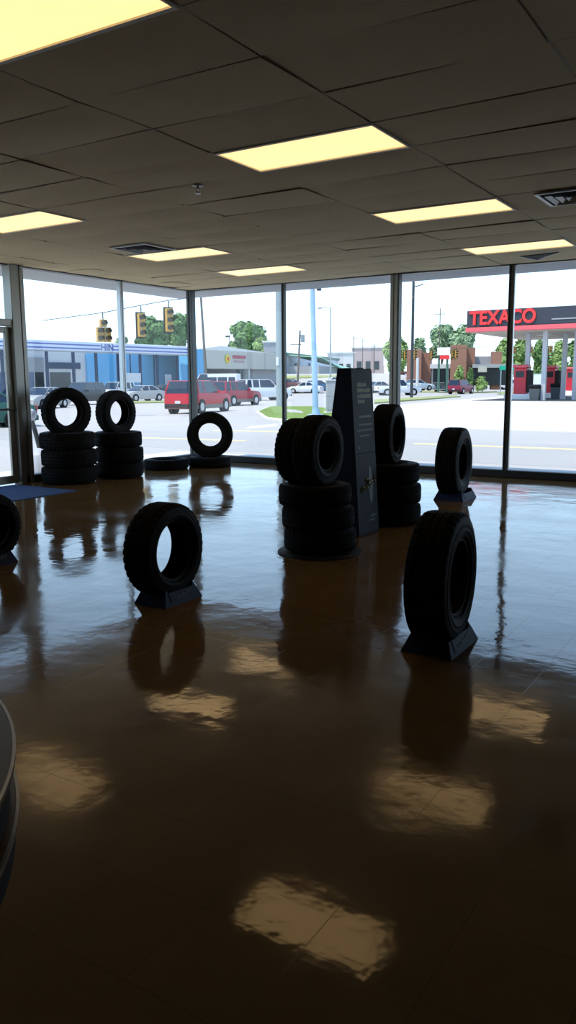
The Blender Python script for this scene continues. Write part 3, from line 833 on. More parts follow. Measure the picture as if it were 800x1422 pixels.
car('sedan', 766, 538, -70, WHT, 'white car behind the gas pumps')
# trailer
tp = at(614, 545.5); tr = empty('utility_trailer', tuple(tp), PI/2-(math.atan2(tp.x, tp.y)+R(22)), 'low open utility trailer with rails behind the dark red vehicle', 'trailer')
MB().box(-1.3, 1.0, -.8, .8, .42, .50).build('deck', M['polegrey'], tr)
rl = MB()
for s in (-.8, .8):
    rl.box(-1.3, 1.0, s-.02, s+.02, .78, .82)
    for x in (-1.28, -.5, .3, .98): rl.box(x-.02, x+.02, s-.02, s+.02, .5, .8)
for y in [(-.8+.2*i) for i in range(9)]: rl.box(-1.32, -1.29, y-.012, y+.012, .5, 1.35)
rl.box(-1.33, -1.28, -.8, .8, 1.33, 1.38); rl.build('rails', M['polegrey'], tr)
MB().box(1.0, 2.0, -.04, .04, .42, .50).build('drawbar', M['polegrey'], tr)
for s in (-1, 1):
    w = MB().cyl((0, s*.82, .3), (0, s*.98, .3), .3, n=20).build('wheel', M['rubber'], tr)
    MB().cyl((0, s*.97, .3), (0, s*.99, .3), .17, n=16).build('hubcap', M['chrome'], w)

# ================================================================== BUILDINGS
def frame_between(p, q):
    d = Vector((q.x-p.x, q.y-p.y, 0)); return d.length, math.atan2(d.y, d.x)
# blue building with striped canopy
pa = at_z(-60, 484.5, 4.4); pb_ = at_z(266, 494.8, 4.4)
Lb, rzb = frame_between(pa, pb_)
bb = empty('blue_building', (pa.x, pa.y, -.36), rzb, 'long blue commercial building with a white canopy striped in blue', 'building')
GZ = 4.76
def along(px):      # local x on canopy front line for a pixel column
    best = min(range(0, 401), key=lambda k: abs(proj_x(pa.lerp(pb_, k/400)) - px)); return Lb*best/400
MI = cam.matrix_world.inverted()
def proj_x(v):
    c = MI @ Vector(v); return 400 + F_PX * c.x / -c.z
def proj_y(v):
    c = MI @ Vector(v); return 711 - F_PX * c.y / -c.z
IB = Matrix.Translation(bb.location) @ Matrix.Rotation(rzb, 4, 'Z')
IB = IB.inverted()
def aly(px, yy):
    "local x where the ray of a pixel column meets the plane y = yy"
    a = IB @ Vector((0, 0, EYE)); b = IB.to_3x3() @ ray(px, 520); k = (yy - a.y) / b.y
    return a.x + b.x * k
MB().box(0, Lb, 0, 3.0, GZ+.15, GZ+1.15, .05).build('canopy', M['white_fascia'], bb)
for z in (.42, .80):
    s1 = MB(); xa, xb = along(139), along(158)
    s1.box(0, xa, -.03, 0, GZ+z-.07, GZ+z+.07); s1.box(xb, Lb, -.03, 0, GZ+z-.07, GZ+z+.07)
    s1.build('blue_stripe', M['stripe'], bb)
MB().box(0, Lb, -.02, .1, GZ+.05, GZ+.17).build('canopy_lip', M['greywall'], bb)
t = text_obj('sign_lettering', 'HIN', M['stripe'], bb, ((along(141)+along(157))/2, -.05, GZ+.62), (PI/2, 0, 0), 1.05, .02, .0)
for px in (4, 35, 66, 103, 135, 165, 196, 220, 248):
    x = along(px); MB().box(x-.13, x+.13, .1, .32, 0, GZ+.1).build('column', M['navy'], bb)
xw = aly(121, 8.4)
MB().box(aly(-70, 8.6), xw, 8.6, 9.4, 0, 6.0).build('grey_wall', M['offwhite'], bb)
MB().box(xw, aly(270, 8.3), 8.3, 9.4, 0, 5.4).build('blue_wall', M['blue_wall'], bb)
MB().box(aly(33, 8.5), aly(62, 8.5), 8.45, 8.62, 2.9, 4.5).build('grey_panel', M['greywall'], bb)
MB().box(aly(66, 8.5), aly(112, 8.5), 8.45, 8.62, 3.3, 4.0).build('navy_band', M['navy'], bb)
for (xa, xb, m) in ((-2, 26, 'blglass'), (33, 47, 'blglass'), (49, 61, 'dkglass'), (70, 98, 'dkglass')):
    f = MB().box(aly(xa, 8.5), aly(xb, 8.5), 8.5, 8.63, .7, 2.9).build('window', M[m], bb)
for px in (181, 214, 245):
    x = aly(px, 8.3); MB().box(x-.06, x+.06, 8.2, 8.31, 0, 5.4).build('wall_rib', M['navy'], bb)
# panels near the blue wall
for (px0, px1, y0, y1, m, nm, lb) in ((172, 199, 519, 531, 'offwhite', 'notice_board', 'pale rectangular board standing before the blue wall'), (228, 240, 520, 534, 'cabinet', 'notice_board', 'small grey framed board before the blue wall, right of the larger one')):
    q = at_d((px0+px1)/2, y1, 84 if px0 < 200 else 88); w = (px1-px0)/F_PX*86/2
    e = empty(nm, (q.x, q.y, -.36), rzb, lb, 'board')
    MB().box(-w, w, -.03, .03, q.z+.36, q.z+.36+(y1-y0)/F_PX*86).build('panel', M[m], e)
    for s in (-1, 1): MB().cyl((s*w*.85, 0, 0), (s*w*.85, 0, q.z+.4), .05, n=8).build('post', M['polegrey'], e)

# cream storefront
ca = at_z(286, 511.5, 3.0); cb = at_z(397, 513.5, 3.0)
Lc, rzc = frame_between(ca, cb)
cbld = empty('cream_storefront', (ca.x, ca.y, -.36), rzc, 'cream fronted store with a yellow round sign and dark glass below', 'building')
hh = 3.36
MB().box(0, Lc, 0, 1.2, hh, hh+2.3, .03).build('cream_fascia', M['cream'], cbld)
MB().box(Lc*.705, Lc*.712, -.03, 0, hh, hh+2.3).build('fascia_joint', M['greywall'], cbld)
MB().box(.2, Lc*.52, 1.3, 1.5, .3, hh).build('shop_window', M['dkglass'], cbld)
MB().box(Lc*.52, Lc, 1.2, 1.6, 0, hh).build('brick_wall', M['greywall'], cbld)
MB().box(-1.6, 0, .3, 3, 0, hh+2.3).build('blue_end_wall', M['blue_wall'], cbld)
MB().box(Lc*.515, Lc*.535, .3, .7, 0, hh).build('column', M['offwhite'], cbld)
MB().prism([(-1.6, hh+2.2), (Lc*.28, hh+2.95), (Lc*1.0, hh+2.2)], 1.25, 11, 'Y').build('roof', M['roof_pale'], cbld)
sg = MB(); sg.X = Matrix.Translation((Lc*.235, -.10, hh+1.25)) @ Matrix.Rotation(PI/2, 4, 'X')
sg.cyl((0, 0, -.06), (0, 0, .06), .55, n=28); ys = sg.build('round_sign', M['ypaint'], cbld); ys['label'] = 'yellow round sign with a dark mark'
ys.data.materials.clear(); ys.data.materials.append(mat('sign_yellow', (.60, .50, .02), .5))
mk = MB().cyl((Lc*.235-.2, -.18, hh+1.4), (Lc*.235+.14, -.18, hh+1.0), .07, n=8).cyl((Lc*.235+.14, -.18, hh+1.0), (Lc*.235+.17, -.18, hh+1.45), .07, n=8); mk.build('sign_mark', M['redletter'], ys)
lm = MB(); x = Lc*.30
rr = random.Random(3)
while x < Lc*.455:                                   # letters too small to read in the photograph: plain strokes
    w = rr.uniform(.2, .3); lm.box(x, x+w*.8, -.10, -.02, hh+1.32, hh+1.74, .02); x += w
lm.build('red_lettering', mat('dull_red', (.42, .08, .10), .6), cbld)
lm = MB(); x = Lc*.31
while x < Lc*.44:
    w = rr.uniform(.18, .3); lm.box(x, x+w*.6, -.10, -.02, hh+.82, hh+1.10, .02); x += w
lm.build('pale_lettering', mat('dull_pink', (.50, .32, .32), .6), cbld)

# long metal building + green roof shed
ma = at_z(388, 523, -.0); 
def flat_building(px0, px1, d0, d1, ybot, ytop0, ytop1, name, m, label, depth=14, roof=None, cat='building', zb=None):
    p0 = at_d(px0, ytop0, d0); p1 = at_d(px1, ytop1, d1); L_, rz = frame_between(p0, p1)
    z0 = min(gz(p0.x, p0.y), gz(p1.x, p1.y))
    e = empty(name, (p0.x, p0.y, z0), rz, label, cat)
    return e, L_, p0.z-z0, p1.z-z0
e, L_, h0, h1 = flat_building(397, 470, 140, 215, 521, 491.5, 499, 'metal_warehouse', M['metalwall'], 'long pale metal sided warehouse with green roof edge')
MB().prism([(0, 0), (L_, 0), (L_, h1-.3), (0, h0-.3)], 0, 6, 'Y').build('wall', M['metalwall'], e)
MB().prism([(-.5, h0-.3), (L_+.5, h1-.3), (L_+.5, h1+.25), (-.5, h0+.25)], -.3, 6.3, 'Y').build('roof', M['trimgreen'], e)
MB().box(L_*.12, L_*.135, -.3, 0, 0, h0*.62).box(L_*.33, L_*.35, -.3, 0, 0, h0*.7).build('downpipe', M['greywall'], e)
e, L_, h0, h1 = flat_building(443, 482, 140, 158, 524, 508, 510, 'green_roof_shed', M['offwhite'], 'low shed with a pale green sloping roof', 12)
MB().box(0, L_*.72, 0, 8, 0, h0).build('wall', M['greywall'], e)
MB().add([(-.4, -.6, h0*.95+1.6), (L_*.55, -1.2, h0*.82), (L_*1.0, -.6, h0*.9), (L_*.5, 5, h0*1.0+2.0), (-.4, 6, h0*1.0+2.0),
          (-.4, -.6, h0*.95+1.4), (L_*.55, -1.2, h0*.82-.2), (L_*1.0, -.6, h0*.9-.2), (L_*.5, 5, h0+1.8), (-.4, 6, h0+1.8)],
         [(0,1,2,3,4), (9,8,7,6,5), (0,5,6,1), (1,6,7,2), (2,7,8,3), (3,8,9,4), (4,9,5,0)]).build('roof', M['roofgreen'], e)
# far rooflines
for (px0, px1, yt, d, m, lb) in ((455, 492, 503, 245, 'offwhite', 'far pale flat building right of the green roof shed'), (489, 533, 495, 265, 'wallpink', 'far pinkish flat building behind the tower top'), (366, 388, 476, 205, 'cabinet', 'grey roof top block behind the cream store')):
    if m == 'wallpink': M[m] = mat('pink_render', (.42, .33, .31), .8)
    p0 = at_d(px0, yt, d); p1 = at_d(px1, yt+.5, d); L_, rz = frame_between(p0, p1)
    e = empty('distant_building', (p0.x, p0.y, gz(p0.x, p0.y)), rz, lb, 'building')
    MB().box(0, L_, 0, 10, 0, p0.z).build('wall', M[m], e)
    MB().box(-.3, L_+.3, -.3, 10.3, p0.z, p0.z+.4).build('roof_edge', M['roof_pale'], e)
    for k in range(3): MB().box(L_*(.15+.28*k), L_*(.30+.28*k), -.1, 0, p0.z*.25, p0.z*.55).build('window', M['dkglass'], e)

# brick building: three brick towers joined by low dark glass
D = 118
def bp(px, y): return at_d(px, y, D)
o0 = bp(566, 484); o1 = bp(697, 488); L_, rz = frame_between(o0, o1)
bk = empty('brick_building', (o0.x, o0.y, 0.0), rz, 'brick building with three square towers and a red and white sign', 'building')
def bx(px):
    best = min(range(0, 301), key=lambda k: abs(proj_x(o0.lerp(o1, k/300)) - px)); return L_*best/300
hT = o0.z
MB().box(bx(566), bx(586), -1.5, 5, 0, hT-.2).box(bx(586), bx(599), 0, 5, 0, hT-.6).build('brick_tower', M['brick'], bk)
MB().box(bx(626), bx(648), -2.5, 3, 0, hT+.3).box(bx(645), bx(660), -.8, 3, 0, hT-.0).build('brick_tower', M['brick'], bk)
MB().box(bx(683), L_, -.5, 4, 0, hT-.6).build('brick_tower', M['brick'], bk)
MB().box(bx(660), bx(684), .8, 4, 3.4, hT-1.2).build('grey_wall', M['greywall'], bk)
MB().box(bx(599), bx(627), .5, 4, 0, 3.0).build('glass_front', M['dkglass'], bk)
MB().box(bx(658), bx(697)+1.5, -1.0, 3, .6, 3.0).build('glass_front', M['dkglass'], bk)
MB().box(bx(598), bx(628), -.6, 3, 3.0, 3.6).build('canopy_slab', M['offwhite'], bk)
MB().box(bx(656), bx(697)+2, -2.0, 3, 3.0, 3.5).build('canopy_slab', M['greywall'], bk)
MB().box(bx(664), bx(676), -2.1, -1.9, 2.4, 3.2).build('pale_sign', M['cream'], bk)
for px in (600, 622): MB().box(bx(px), bx(px)+.2, .3, .5, 0, 3.0).build('mullion', M['offwhite'], bk)
e = empty('roadside_sign', tuple(at_z(615, 523, .0)*1), 0, 'white over red rectangular sign between the brick towers', 'sign')
p = bp(615, 540); e.location = (p.x*.8, p.y*.8, .0); e.rotation_euler = (0, 0, rz)
s_ = .8*D/F_PX
MB().box(-8.5*s_, 8.5*s_, -.1, .1, 1.37+33*s_, 1.37+43*s_).build('white_panel', M['wpaint'], e)
MB().box(-5*s_, 8*s_, -.1, .1, 1.37+27.5*s_, 1.37+32.7*s_).build('red_panel', M['redletter'], e)
for x in (-6, 5): MB().cyl((x*s_, 0.2, 0), (x*s_, 0.2, 1.37+42*s_), .12, n=8).build('post', M['trimgreen'], e)

# ================================================================== GAS STATION
ZC = 4.35
g0 = at_z(648, 461.5, ZC); 
gs = empty('gas_station_canopy', (g0.x, g0.y, .02), 0, 'dark gas station canopy with large red letters and a red lower band', 'canopy')
CW, CD = 22, 12.5
zc = ZC - .02
MB().box(.0, CW, 0, CD, zc+.30, zc+1.32, .02).build('fascia', M['canopyblack'], gs)
MB().box(-.06, CW+.06, -.06, CD+.06, zc, zc+.28, .02).build('red_band', M['pinkred'], gs)
MB().box(.25, CW-.25, .25, CD-.25, zc-.03, zc+.02).build('soffit', M['canopyunder'], gs)
tl = proj_x((g0.x+4.9, g0.y, ZC+.8))
T = text_obj('sign_letters', 'TEXACO', M['redletter'], gs, (0, 0, 0), (PI/2, 0, 0), 1.15, .05, .035)
bbx = [v.co.x for v in T.data.vertices]; wt_ = max(bbx)-min(bbx)
def lx(px): # local x on fascia plane at pixel column
    v = ray(px, 445); k = g0.y/v.y; return v.x*k - g0.x
xa, xb = lx(652.5), lx(744.5)
T.scale = ((xb-xa)/wt_, 1.0, 1); T.location = ((xa+xb)/2 - (max(bbx)+min(bbx))/2*(xb-xa)/wt_, -.06, zc+.80)
MB().box(lx(766), CW-1, -.03, .0, zc+.55, zc+.62).build('pin_stripe', M['greywall'], gs)
for (px, yy) in ((733, 3.2), (756.5, 1.6), (784, 5.0), (800, 3.2)):
    v = ray(px, 500); k = (g0.y+yy)/v.y; x = v.x*k - g0.x
    MB().box(x-.14, x+.14, yy-.14, yy+.14, 0, zc, .02).build('column', M['colwhite'], gs)
for k in range(3): MB().box(3+6*k, 4+6*k, 5, 6, zc-.07, zc-.02).build('soffit_light', M['fixture'], gs)
strip_on_ground('trim_shade_pad', [(-17.6, 50.6), (4, 50.6), (4, 66.5), (-17.6, 66.5)], mat('canopy_shade', (.07, .075, .085), .9, noise=.15, nscale=.8), .045, 'dark pad coloured as the shadow under the gas station canopy')  # the canopy's shadow is put into the colour of this flat pad
def pump(px, py, label, w=.55):
    q = at(px, py)
    e = empty('gas_pump', (q.x, q.y, q.z+.045), 0, label, 'gas pump', 'red gas pumps under the canopy')
    MB().box(-1.0, .9, -.55, .55, 0, .38, .05).build('island', M['wpaint'], e)
    MB().box(-w, w*.9, -.38, .38, .38, 2.05, .04).build('cabinet', M['red'], e)
    MB().box(-w-.08, w*.9+.08, -.45, .45, 2.05, 2.25, .05).build('top_cap', M['pinkred'], e)
    MB().box(-w*.7, w*.6, -.41, -.37, 1.45, 1.85, .01).build('display', M['dkglass'], e)
    MB().box(w*.9, w*.9+.30, -.3, .3, .5, 1.9, .03).build('nozzle_bay', M['arch'], e)
    h = MB(); pr = None
    for i in range(13):
        t = i/12; c = (w*.9+.34+.12*math.sin(PI*t), -.32, 1.55-.95*math.sin(PI*t))
        if pr: h.cyl(pr, c, .02, n=6)
        pr = c
    h.build('hose', M['rubber'], e)
    return e
pump(723.5, 556, 'bright red gas pump on a white island, leftmost under the canopy', .42)
pump(764, 554, 'dark red gas pump behind the middle canopy column', .38)
pump(793, 550, 'dark red gas pump farthest right under the canopy', .36)
def bin_(px, py, h, label, m='cabinet'):
    q = at(px, py); e = empty('trash_bin', (q.x, q.y, q.z+.03), 0, label, 'trash bin')
    MB().frustum((-.26, .26, -.26, .26), (-.32, .32, -.3, .3), 0, h).build('bin_body', M['greybin'], e)
    MB().box(-.35, .35, -.33, .33, h, h+.25, .06).build('lid', M['black'], e)
bin_(743, 557, .75, 'grey trash bin beside the leftmost gas pump')
bin_(772, 555, .8, 'grey trash bin right of the middle gas pump')
q = at(745, 545); e = empty('ice_freezer', (q.x, q.y, q.z+.03), 0, 'pale blue ice freezer box between the gas pumps', 'freezer')
MB().box(-.8, .8, -.5, .5, .4, 2.35, .05).build('cabinet', M['poleblue'], e); MB().box(-.75, .75, -.53, -.49, 1.0, 2.2, .02).build('door', M['white_fascia'], e); MB().box(-.7, .7, -.45, .45, 0, .4).build('feet', M['arch'], e)
# green street sign
q = at(702, 549); sgn = empty('street_sign', (q.x, q.y, q.z), R(8), 'green street name sign left of the gas station', 'sign')
dd = math.hypot(q.x, q.y)/F_PX
MB().box(-9*dd, 11*dd, -.03, .03, 1.37+12.5*dd-q.z, 1.37+18.5*dd-q.z, .01).build('sign_panel', M['sign_green'], sgn)
for x in (-7, 8): MB().cyl((x*dd, .06, 0), (x*dd, .06, 1.37+18*dd-q.z), .05, n=8).build('post', M['polegrey'], sgn)

# ================================================================== POLES, SIGNALS
def pole(px, py, ytop, r0, r1, m, name, label, cat, lean=0, d=None):
    q = at(px, py) if d is None else at_d(px, 560, d); 
    if d is not None: q.z = gz(q.x, q.y)
    dd = math.hypot(q.x, q.y); h = at_d(px, ytop, dd).z - q.z
    e = empty(name, tuple(q), 0, label, cat)
    vd = Vector((q.y, -q.x, 0)).normalized()      # to the right in the picture
    top = vd * (lean/F_PX*dd); top.z = h
    MB().cyl((0, 0, 0), tuple(top), r0, r1, 16).build('pole_shaft', m, e, smooth=True)
    return e, top, vd, dd
e, t_, vd, dd = pole(389, 566, 330, .24, .22, M['polegrey'], 'sign_pole', 'thick grey green pole right behind the slim mullion', 'pole')
MB().cyl((0, 0, 0), (0, 0, .12), .34, n=20).build('base_plate', M['polegrey'], e)
MB().box(-.1, .1, -.30, -.2, 2.6, 3.1, .02).build('pole_box', M['offwhite'], e)
e, t_, vd, dd = pole(438.5, 578, 330, .14, .10, M['poleblue'], 'signal_pole', 'pale blue steel pole left of the cardboard tower', 'pole', lean=-6)
MB().box(-.28, .28, -.28, .28, 0, .10, .03).build('base_plate', M['poleblue'], e)
MB().cyl((0, 0, .1), (0, 0, .35), .20, .16, 16).build('base_collar', M['poleblue'], e)
MB().box(.10, .26, -.1, .1, 5.6, 5.85, .02).build('clamp', M['poledark'], e)
e, t_, vd, dd = pole(571.5, 552, 387, .16, .13, M['poledark'], 'utility_pole', 'straight dark pole standing in the verge before the brick building', 'pole')
a = t_*.93; MB().cyl(tuple(a), tuple(a + vd*1.0 + Vector((0, 0, .25))), .05, n=8).build('lamp_arm', M['poledark'], e)
e, t_, vd, dd = pole(288, 550, 405, .19, .13, M['polewood'], 'utility_pole', 'leaning wooden pole right of the corner post', 'pole', lean=-6)
MB().cyl(tuple(t_*.95 - vd*.6), tuple(t_*.95 + vd*.6), .06, n=6).build('crossarm', M['polewood'], e)
e, t_, vd, dd = pole(413, 540, 459, .17, .12, M['polewood'], 'utility_pole', 'wooden pole with a transformer before the metal warehouse', 'pole', lean=4)
a = t_*.80; MB().cyl(tuple(a+vd*.45), tuple(a+vd*.45+Vector((0, 0, 1.0))), .28, n=14).build('transformer', M['polegrey'], e)
MB().cyl(tuple(t_*.76-vd*1.3), tuple(t_*.76+vd*.3), .06, n=6).build('crossarm', M['polewood'], e)
e, t_, vd, dd = pole(459, 535, 427, .14, .08, M['polegrey'], 'street_lamp', 'thin distant lamp post with an arm pointing left', 'street lamp', d=120)
MB().cyl(tuple(t_*.99), tuple(t_*.99 - vd*1.8+Vector((0, 0, .1))), .05, n=6).build('lamp_arm', M['polegrey'], e); MB().box(-2.1, -1.5, -.12, .12, t_.z-.1, t_.z+.05, .03).build('lamp_head', M['polegrey'], e)
for (px, yb, yt, dd_, lb) in ((491, 530, 466, 140, 'thin far pole just right of the distant lamp post'), (519, 530, 478, 140, 'thin far pole behind the tower top'), (608.5, 530, 428, 116, 'thin dark pole rising behind the red and white sign'), (503, 530, 470, 170, 'thinnest far pole above the pinkish building')):
    e, t_, vd, dd = pole(px, yb, yt, .10, .06, M['polewood'], 'utility_pole', lb, 'pole', d=dd_)
    MB().cyl(tuple(t_*.93 - vd*.7), tuple(t_*.93 + vd*.7), .05, n=6).build('crossarm', M['polewood'], e)
e, t_, vd, dd = pole(579, 530, 497, .2, .18, M['offwhite'], 'sign_pole', 'short pale post between dark pole and left brick tower', 'pole', d=110)
e, t_, vd, dd = pole(318.5, 535, 465, .10, .06, M['polewood'], 'utility_pole', 'thin pole sticking up behind the cream store roof', 'pole', d=135, lean=2)
MB().box(-.5, .3, -.1, .1, t_.z-.4, t_.z-.1, .02).build('lamp_head', M['poledark'], e)
# cabinet
q = at(462, 574); cab = empty('utility_cabinet', tuple(q), YAW, 'plain grey utility cabinet on the grass left of the tower', 'cabinet')
w = 8.8/F_PX*q.length; hh_ = 44/F_PX*q.length
MB().box(-w, w, -.35, .35, .06, hh_, .03).build('cabinet_body', M['cabinet'], cab)
MB().box(-w-.05, w+.05, -.4, .4, hh_, hh_+.07, .02).build('lid', M['colwhite'], cab)
MB().box(-w*.9, w*.9, -.37, -.34, .2, hh_-.15, .01).build('door', M['cabinet'], cab)
MB().box(-w-.1, w+.1, -.45, .45, -.02, .08).build('plinth', M['concrete'], cab)
# traffic signals
def head(parent, x, z, s=1.0, n=3, green=False, w=.17):
    """one signal head facing the camera side (-Y local)"""
    h = .36*s
    hb_ = MB().box(x-w*s, x+w*s, -.12, .12, z-h*n, z, .02).build('housing', M['sigyellow'], parent)
    for k in range(n):
        zc_ = z-h*(k+.5)
        m = M['lensgreen'] if green and k == n-1 else M['lensdark']
        MB().cyl((x, -.13, zc_), (x, -.11, zc_), .11*s, n=14).build('lens', m, hb_)
        v = MB(); nn = 10; a = []
        for i in range(nn+1):
            t = R(-30) + R(240)*i/nn
            cx, cz = x+.13*s*math.cos(t), zc_+.13*s*math.sin(t)
            a += [(cx, -.12, cz), (cx, -.34, cz)]
        v.add(a, [(2*i, 2*i+1, 2*i+3, 2*i+2) for i in range(nn)]); v.build('visor', M['sigdark'], hb_)
def signal(px, ytop, d, label, kind='single', green=False, s=1.0, turn=20):
    q = at_d(px, ytop, d); rz = -math.atan2(q.x, q.y)
    e = empty('traffic_signal', tuple(q), rz+R(turn), label, 'traffic signal', 'traffic signals hung over the crossing')
    if kind == 'dog':
        head(e, 0, 0, s, 1); head(e, -.19*s, -.38*s, s, 2); head(e, .19*s, -.38*s, s, 2)
    else:
        head(e, 0, 0, s, 3, green)
        MB().box(-.25*s, .25*s, .10, .14, -1.16*s, .08*s, .02).build('back_plate', M['sigdark'], e)
    MB().cyl((0, 0, 0), (0, 0, .35), .03, n=8).build('hanger', M['sigdark'], e)
    return e
signal(143, 443.5, 42, 'five lamp yellow traffic signal cluster, leftmost over the crossing', 'dog')
signal(196, 435.5, 40, 'three lamp yellow traffic signal, middle of the three left ones')
signal(234.5, 428.5, 40, 'three lamp yellow traffic signal nearest the corner post')
for (px, lb) in ((556, 'small far yellow signal right of the broad mullion'), (563, 'small far yellow signal beside the dark pole, on its left'), (600, 'small far yellow signal right of the left brick tower'), (629, 'small far yellow signal left of the second brick tower'), (576.5, 'small far yellow signal just right of the dark pole')):
    signal(px, 487, 95, lb, s=.85)
signal(634, 486, 97, 'small far yellow signal touching the second brick tower', s=.85)
signal(715, 483, 96, 'far signal showing green just right of the slim dark mullion', green=True, s=.9, turn=0)
signal(738, 482, 96, 'far signal showing green right of the first canopy column', green=True, s=.9, turn=0)
signal(765, 481, 96, 'far signal showing green between the canopy columns', green=True, s=.9, turn=0)
# span wires
def wire(pts, label):
    mb = MB(); 
    for a, b in zip(pts, pts[1:]): mb.cyl(tuple(a), tuple(b), .022, n=5)
    o = mb.build('span_wire', M['poledark']); tag(o, label, 'wire'); return o
w0 = [at_d(143, 440, 42) + Vector((0, 0, .2)), at_d(196, 430, 40) + Vector((0, 0, .2)), at_d(234.5, 423, 40)+Vector((0, 0, .2)), at_d(282, 412, 41), at_d(437, 388, 39)]
wire([at_d(60, 445, 46)] + w0, 'thin span wire carrying the three left traffic signals')
wire([at_d(540, 482, 95), at_d(600, 484, 95), at_d(660, 483, 95), at_d(715, 478, 96), at_d(800, 474, 96)], 'thin far span wire carrying the small traffic signals')

# ================================================================== TREES AND BUSHES
def tree(px0, px1, ytop, ybot, d, m, label, trunk=True, n=2600, leaf=.55, cat='tree', name='tree', seed=0, ground=True):
    rnd = random.Random(seed*13+5); c = at_d((px0+px1)/2, 530, d); z0 = gz(c.x, c.y)
    W_ = (px1-px0)/F_PX*d/2; zt = at_d((px0+px1)/2, ytop, d).z - z0; zb = max(.02, at_d((px0+px1)/2, ybot, d).z - z0)
    e = empty(name, (c.x, c.y, z0), 0, label, cat)
    blobs = []
    nb = 24
    for k in range(nb):
        t = rnd.random(); a = rnd.uniform(0, 2*PI); rr = rnd.uniform(.1, .80)
        zc_ = zb + (zt-zb)*rnd.uniform(.2, .82); sh = 1-.35*((zc_-zb)/(zt-zb))
        blobs.append((W_*rr*sh*math.cos(a), W_*rr*sh*math.sin(a), zc_, W_*rnd.uniform(.28, .44), (zt-zb)*rnd.uniform(.16, .26)))
    blobs.append((0, 0, zt-(zt-zb)*.24, W_*.42, (zt-zb)*.24))
    vs = []; fs = []
    n = int(n*1.8); leaf = leaf*(d/150)
    for k in range(n):
        bx_, by_, bz_, br, bh = blobs[rnd.randrange(len(blobs))]
        v = Vector((rnd.gauss(0, 1), rnd.gauss(0, 1), rnd.gauss(0, 1))).normalized() * rnd.uniform(.55, 1.0)
        p = Vector((bx_+v.x*br, by_+v.y*br, bz_+v.z*bh)); nrm = (v + Vector((rnd.uniform(-.6, .6), rnd.uniform(-.6, .6), rnd.uniform(-.2, .8)))).normalized()
        u = nrm.orthogonal().normalized(); w = nrm.cross(u); s = leaf*rnd.uniform(.5, 1.1)
        an = rnd.uniform(0, PI); u, w = u*math.cos(an)+w*math.sin(an), w*math.cos(an)-u*math.sin(an)
        o = len(vs); vs += [tuple(p+u*s), tuple(p+w*s*.55), tuple(p-u*s), tuple(p-w*s*.55)]; fs.append((o, o+1, o+2, o+3))
    f = bpy.data.meshes.new('foliage'); f.from_pydata(vs, [], fs); f.materials.append(m)
    fo = bpy.data.objects.new('foliage', f); C.objects.link(fo); fo.parent = e
    if trunk:
        mb = MB().cyl((0, 0, -.1), (0, 0, zb+(zt-zb)*.4), W_*.06+.12, W_*.03+.05, 10)
        for k in range(6):
            bl = blobs[k]; mb.cyl((0, 0, max(.5, zb*.8)), (bl[0]*.8, bl[1]*.8, bl[2]), W_*.022+.05, .04, 6)
        mb.build('trunk', M['trunk'], e)
    return e
tree(184, 240, 440, 486, 135, M['leaf1'], 'leafy green tree behind the blue building, under the signals', seed=1, n=3600)
tree(226, 276, 437, 486, 140, M['leaf1'], 'leafy green tree behind the corner post', seed=2, n=3600)
tree(163, 182, 466, 484, 140, M['leaf3'], 'small pale tree top right of the slim bright mullion', seed=3, n=900)
tree(318, 374, 446, 492, 235, M['leaf1'], 'round green tree above the cream store', seed=4, n=3600)
tree(352, 378, 468, 492, 225, M['leaf2'], 'small yellow green tree right of the round tree', seed=5, n=1100)
tree(532, 572, 466, 530, 165, M['leaf2'], 'bright green tree left of the brick building', seed=6, n=3200)
tree(592, 634, 450, 500, 175, M['leaf3'], 'tall pale tree behind the red and white sign', seed=7, n=3000)
tree(622, 662, 449, 500, 170, M['leaf3'], 'tall pale tree behind the second brick tower', seed=8, n=3000)
tree(572, 590, 470, 500, 170, M['leaf3'], 'slight pale tree top behind the left brick tower', seed=9, n=900)
for k, (a, b_, yt, m, lb) in enumerate(((684, 716, 470, 'leaf2', 'light green tree right of the last brick tower'), (708, 738, 466, 'leaf2', 'light green tree behind the first canopy column'), (734, 764, 470, 'leaf1', 'darker green tree between the canopy columns'), (760, 792, 472, 'leaf2', 'light green tree right of the middle canopy columns'), (786, 824, 468, 'leaf1', 'green tree at the right edge behind the canopy'))):
    tree(a, b_, yt, 528, 150+6*k, M[m], lb, seed=20+k, n=2600)
tree(484, 500, 512, 530, 200, M['leaf3'], 'tiny far tree right of the tower top', seed=30, n=400, leaf=.8) if False else None
tree(504, 534, 490, 524, 295, M['leaf3'], 'hazy far tree behind the pinkish building', seed=31, n=900)
tree(462, 476, 494, 506, 275, M['leaf3'], 'hazy far tree above the green roof shed', seed=32, n=500)
BG = 'shrubs around the brick building'
for k, (px, w, yt, m, lb) in enumerate(((638, 16, 507, 'leaf2', 'tall pale shrub against the second brick tower'), (653, 12, 511, 'leaf1', 'upright green shrub right of the second brick tower'), (669, 22, 521, 'leaf2', 'wide clipped shrub under the grey wall section'), (650, 20, 523, 'leaf4', 'low russet shrub right of the dark red vehicle'), (558, 26, 517, 'leaf4', 'russet shrub left of the dark pole'), (546, 14, 512, 'leaf1', 'dark green shrub by the broad mullion'), (592, 16, 525, 'leaf2', 'small pale shrub before the left brick tower'))):
    e = tree(px-w/2, px+w/2, yt, 543, 111.5 + .4*k if k < 4 else 124 + 2*k, M[m], lb, trunk=False, n=600, leaf=.3, cat='shrub', name='shrub', seed=40+k); e['group'] = BG

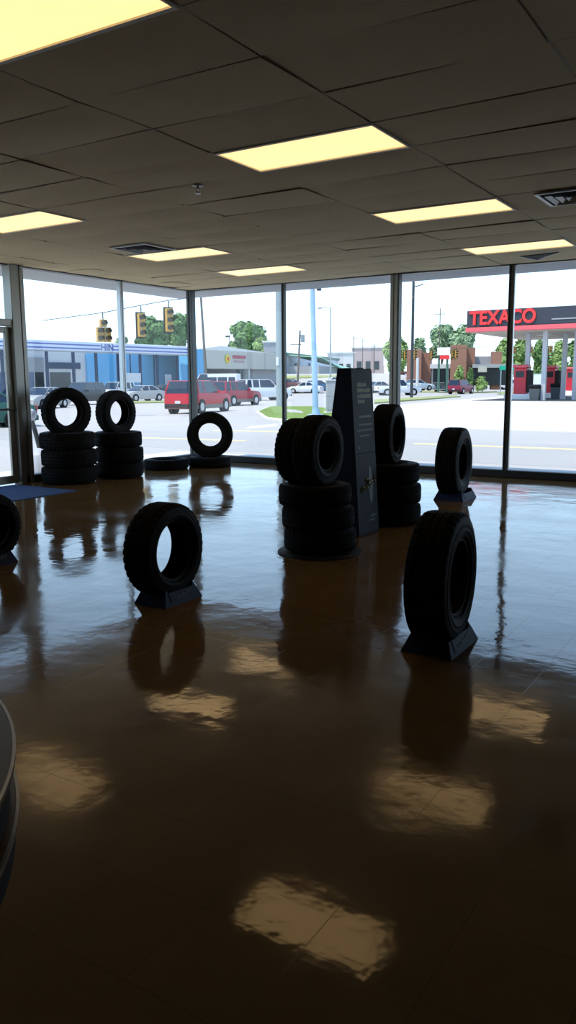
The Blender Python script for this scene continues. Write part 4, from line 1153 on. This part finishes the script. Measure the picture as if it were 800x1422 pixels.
# ================================================================== OUTDOOR ASH RECEPTACLE
q = at_z(58, 655, -.10)
ar = empty('ash_receptacle', (q.x, q.y, -.10), 0, 'pale outdoor ash receptacle with a slanting neck beyond the glass, beside the jamb', 'ash receptacle')
MB().lathe([(0, 0), (.24, 0), (.25, .02), (.235, .28), (.20, .33), (.08, .38), (.05, .40), (0, .40)], 36).build('bucket', M['plastic_pale'], ar, smooth=True)
vd = Vector((q.y, -q.x, 0)).normalized()
tp_ = -vd*.13 + Vector((0, 0, .95))
MB().cyl((0, 0, .36), tuple(tp_), .045, .032, 16).build('neck', M['poledark'], ar, smooth=True)
hd = MB(); hd.X = Matrix.Translation(tuple(tp_)); hd.lathe([(0, -.10), (.06, -.09), (.095, -.04), (.10, .02), (.08, .07), (.04, .095), (0, .10)], 24); hd.build('ball_head', M['plastic_pale'], ar, smooth=True)

# ================================================================== LIGHT
w = bpy.data.worlds.new('sky'); sc.world = w; w.use_nodes = True; nt = w.node_tree; N = nt.nodes
bg = N['Background']; tc = N.new('ShaderNodeTexCoord'); sep = N.new('ShaderNodeSeparateXYZ'); cr = N.new('ShaderNodeValToRGB')
nt.links.new(tc.outputs['Generated'], sep.inputs[0]); nt.links.new(sep.outputs['Z'], cr.inputs[0]); nt.links.new(cr.outputs[0], bg.inputs[0])
el = cr.color_ramp.elements
el[0].position = 0; el[0].color = (.66, .83, 1.0, 1); el[1].position = 1; el[1].color = (.10, .20, .42, 1)
x = cr.color_ramp.elements.new(.14); x.color = (.52, .75, 1.0, 1)
x = cr.color_ramp.elements.new(.40); x.color = (.24, .40, .66, 1)
bg.inputs['Strength'].default_value = 2.55
sun = bpy.data.lights.new('sun', 'SUN'); so = bpy.data.objects.new('sun', sun); C.objects.link(so)
sun.energy = 5.2; sun.color = (1, .93, .82); sun.angle = R(.6)
so.matrix_world = Matrix.Rotation(R(-24), 4, 'Z') @ Matrix.Rotation(R(27), 4, 'X')
so.location = (0, -8, 40)

sc.view_settings.view_transform = 'Standard'; sc.view_settings.look = 'None'
sc.view_settings.exposure = 0; sc.view_settings.gamma = 1; sc.view_settings.use_curve_mapping = False
sc.render.film_transparent = False
sc.cycles.max_bounces = 10; sc.cycles.diffuse_bounces = 5; sc.cycles.glossy_bounces = 5; sc.cycles.transparent_max_bounces = 16
sc.cycles.sample_clamp_indirect = 6
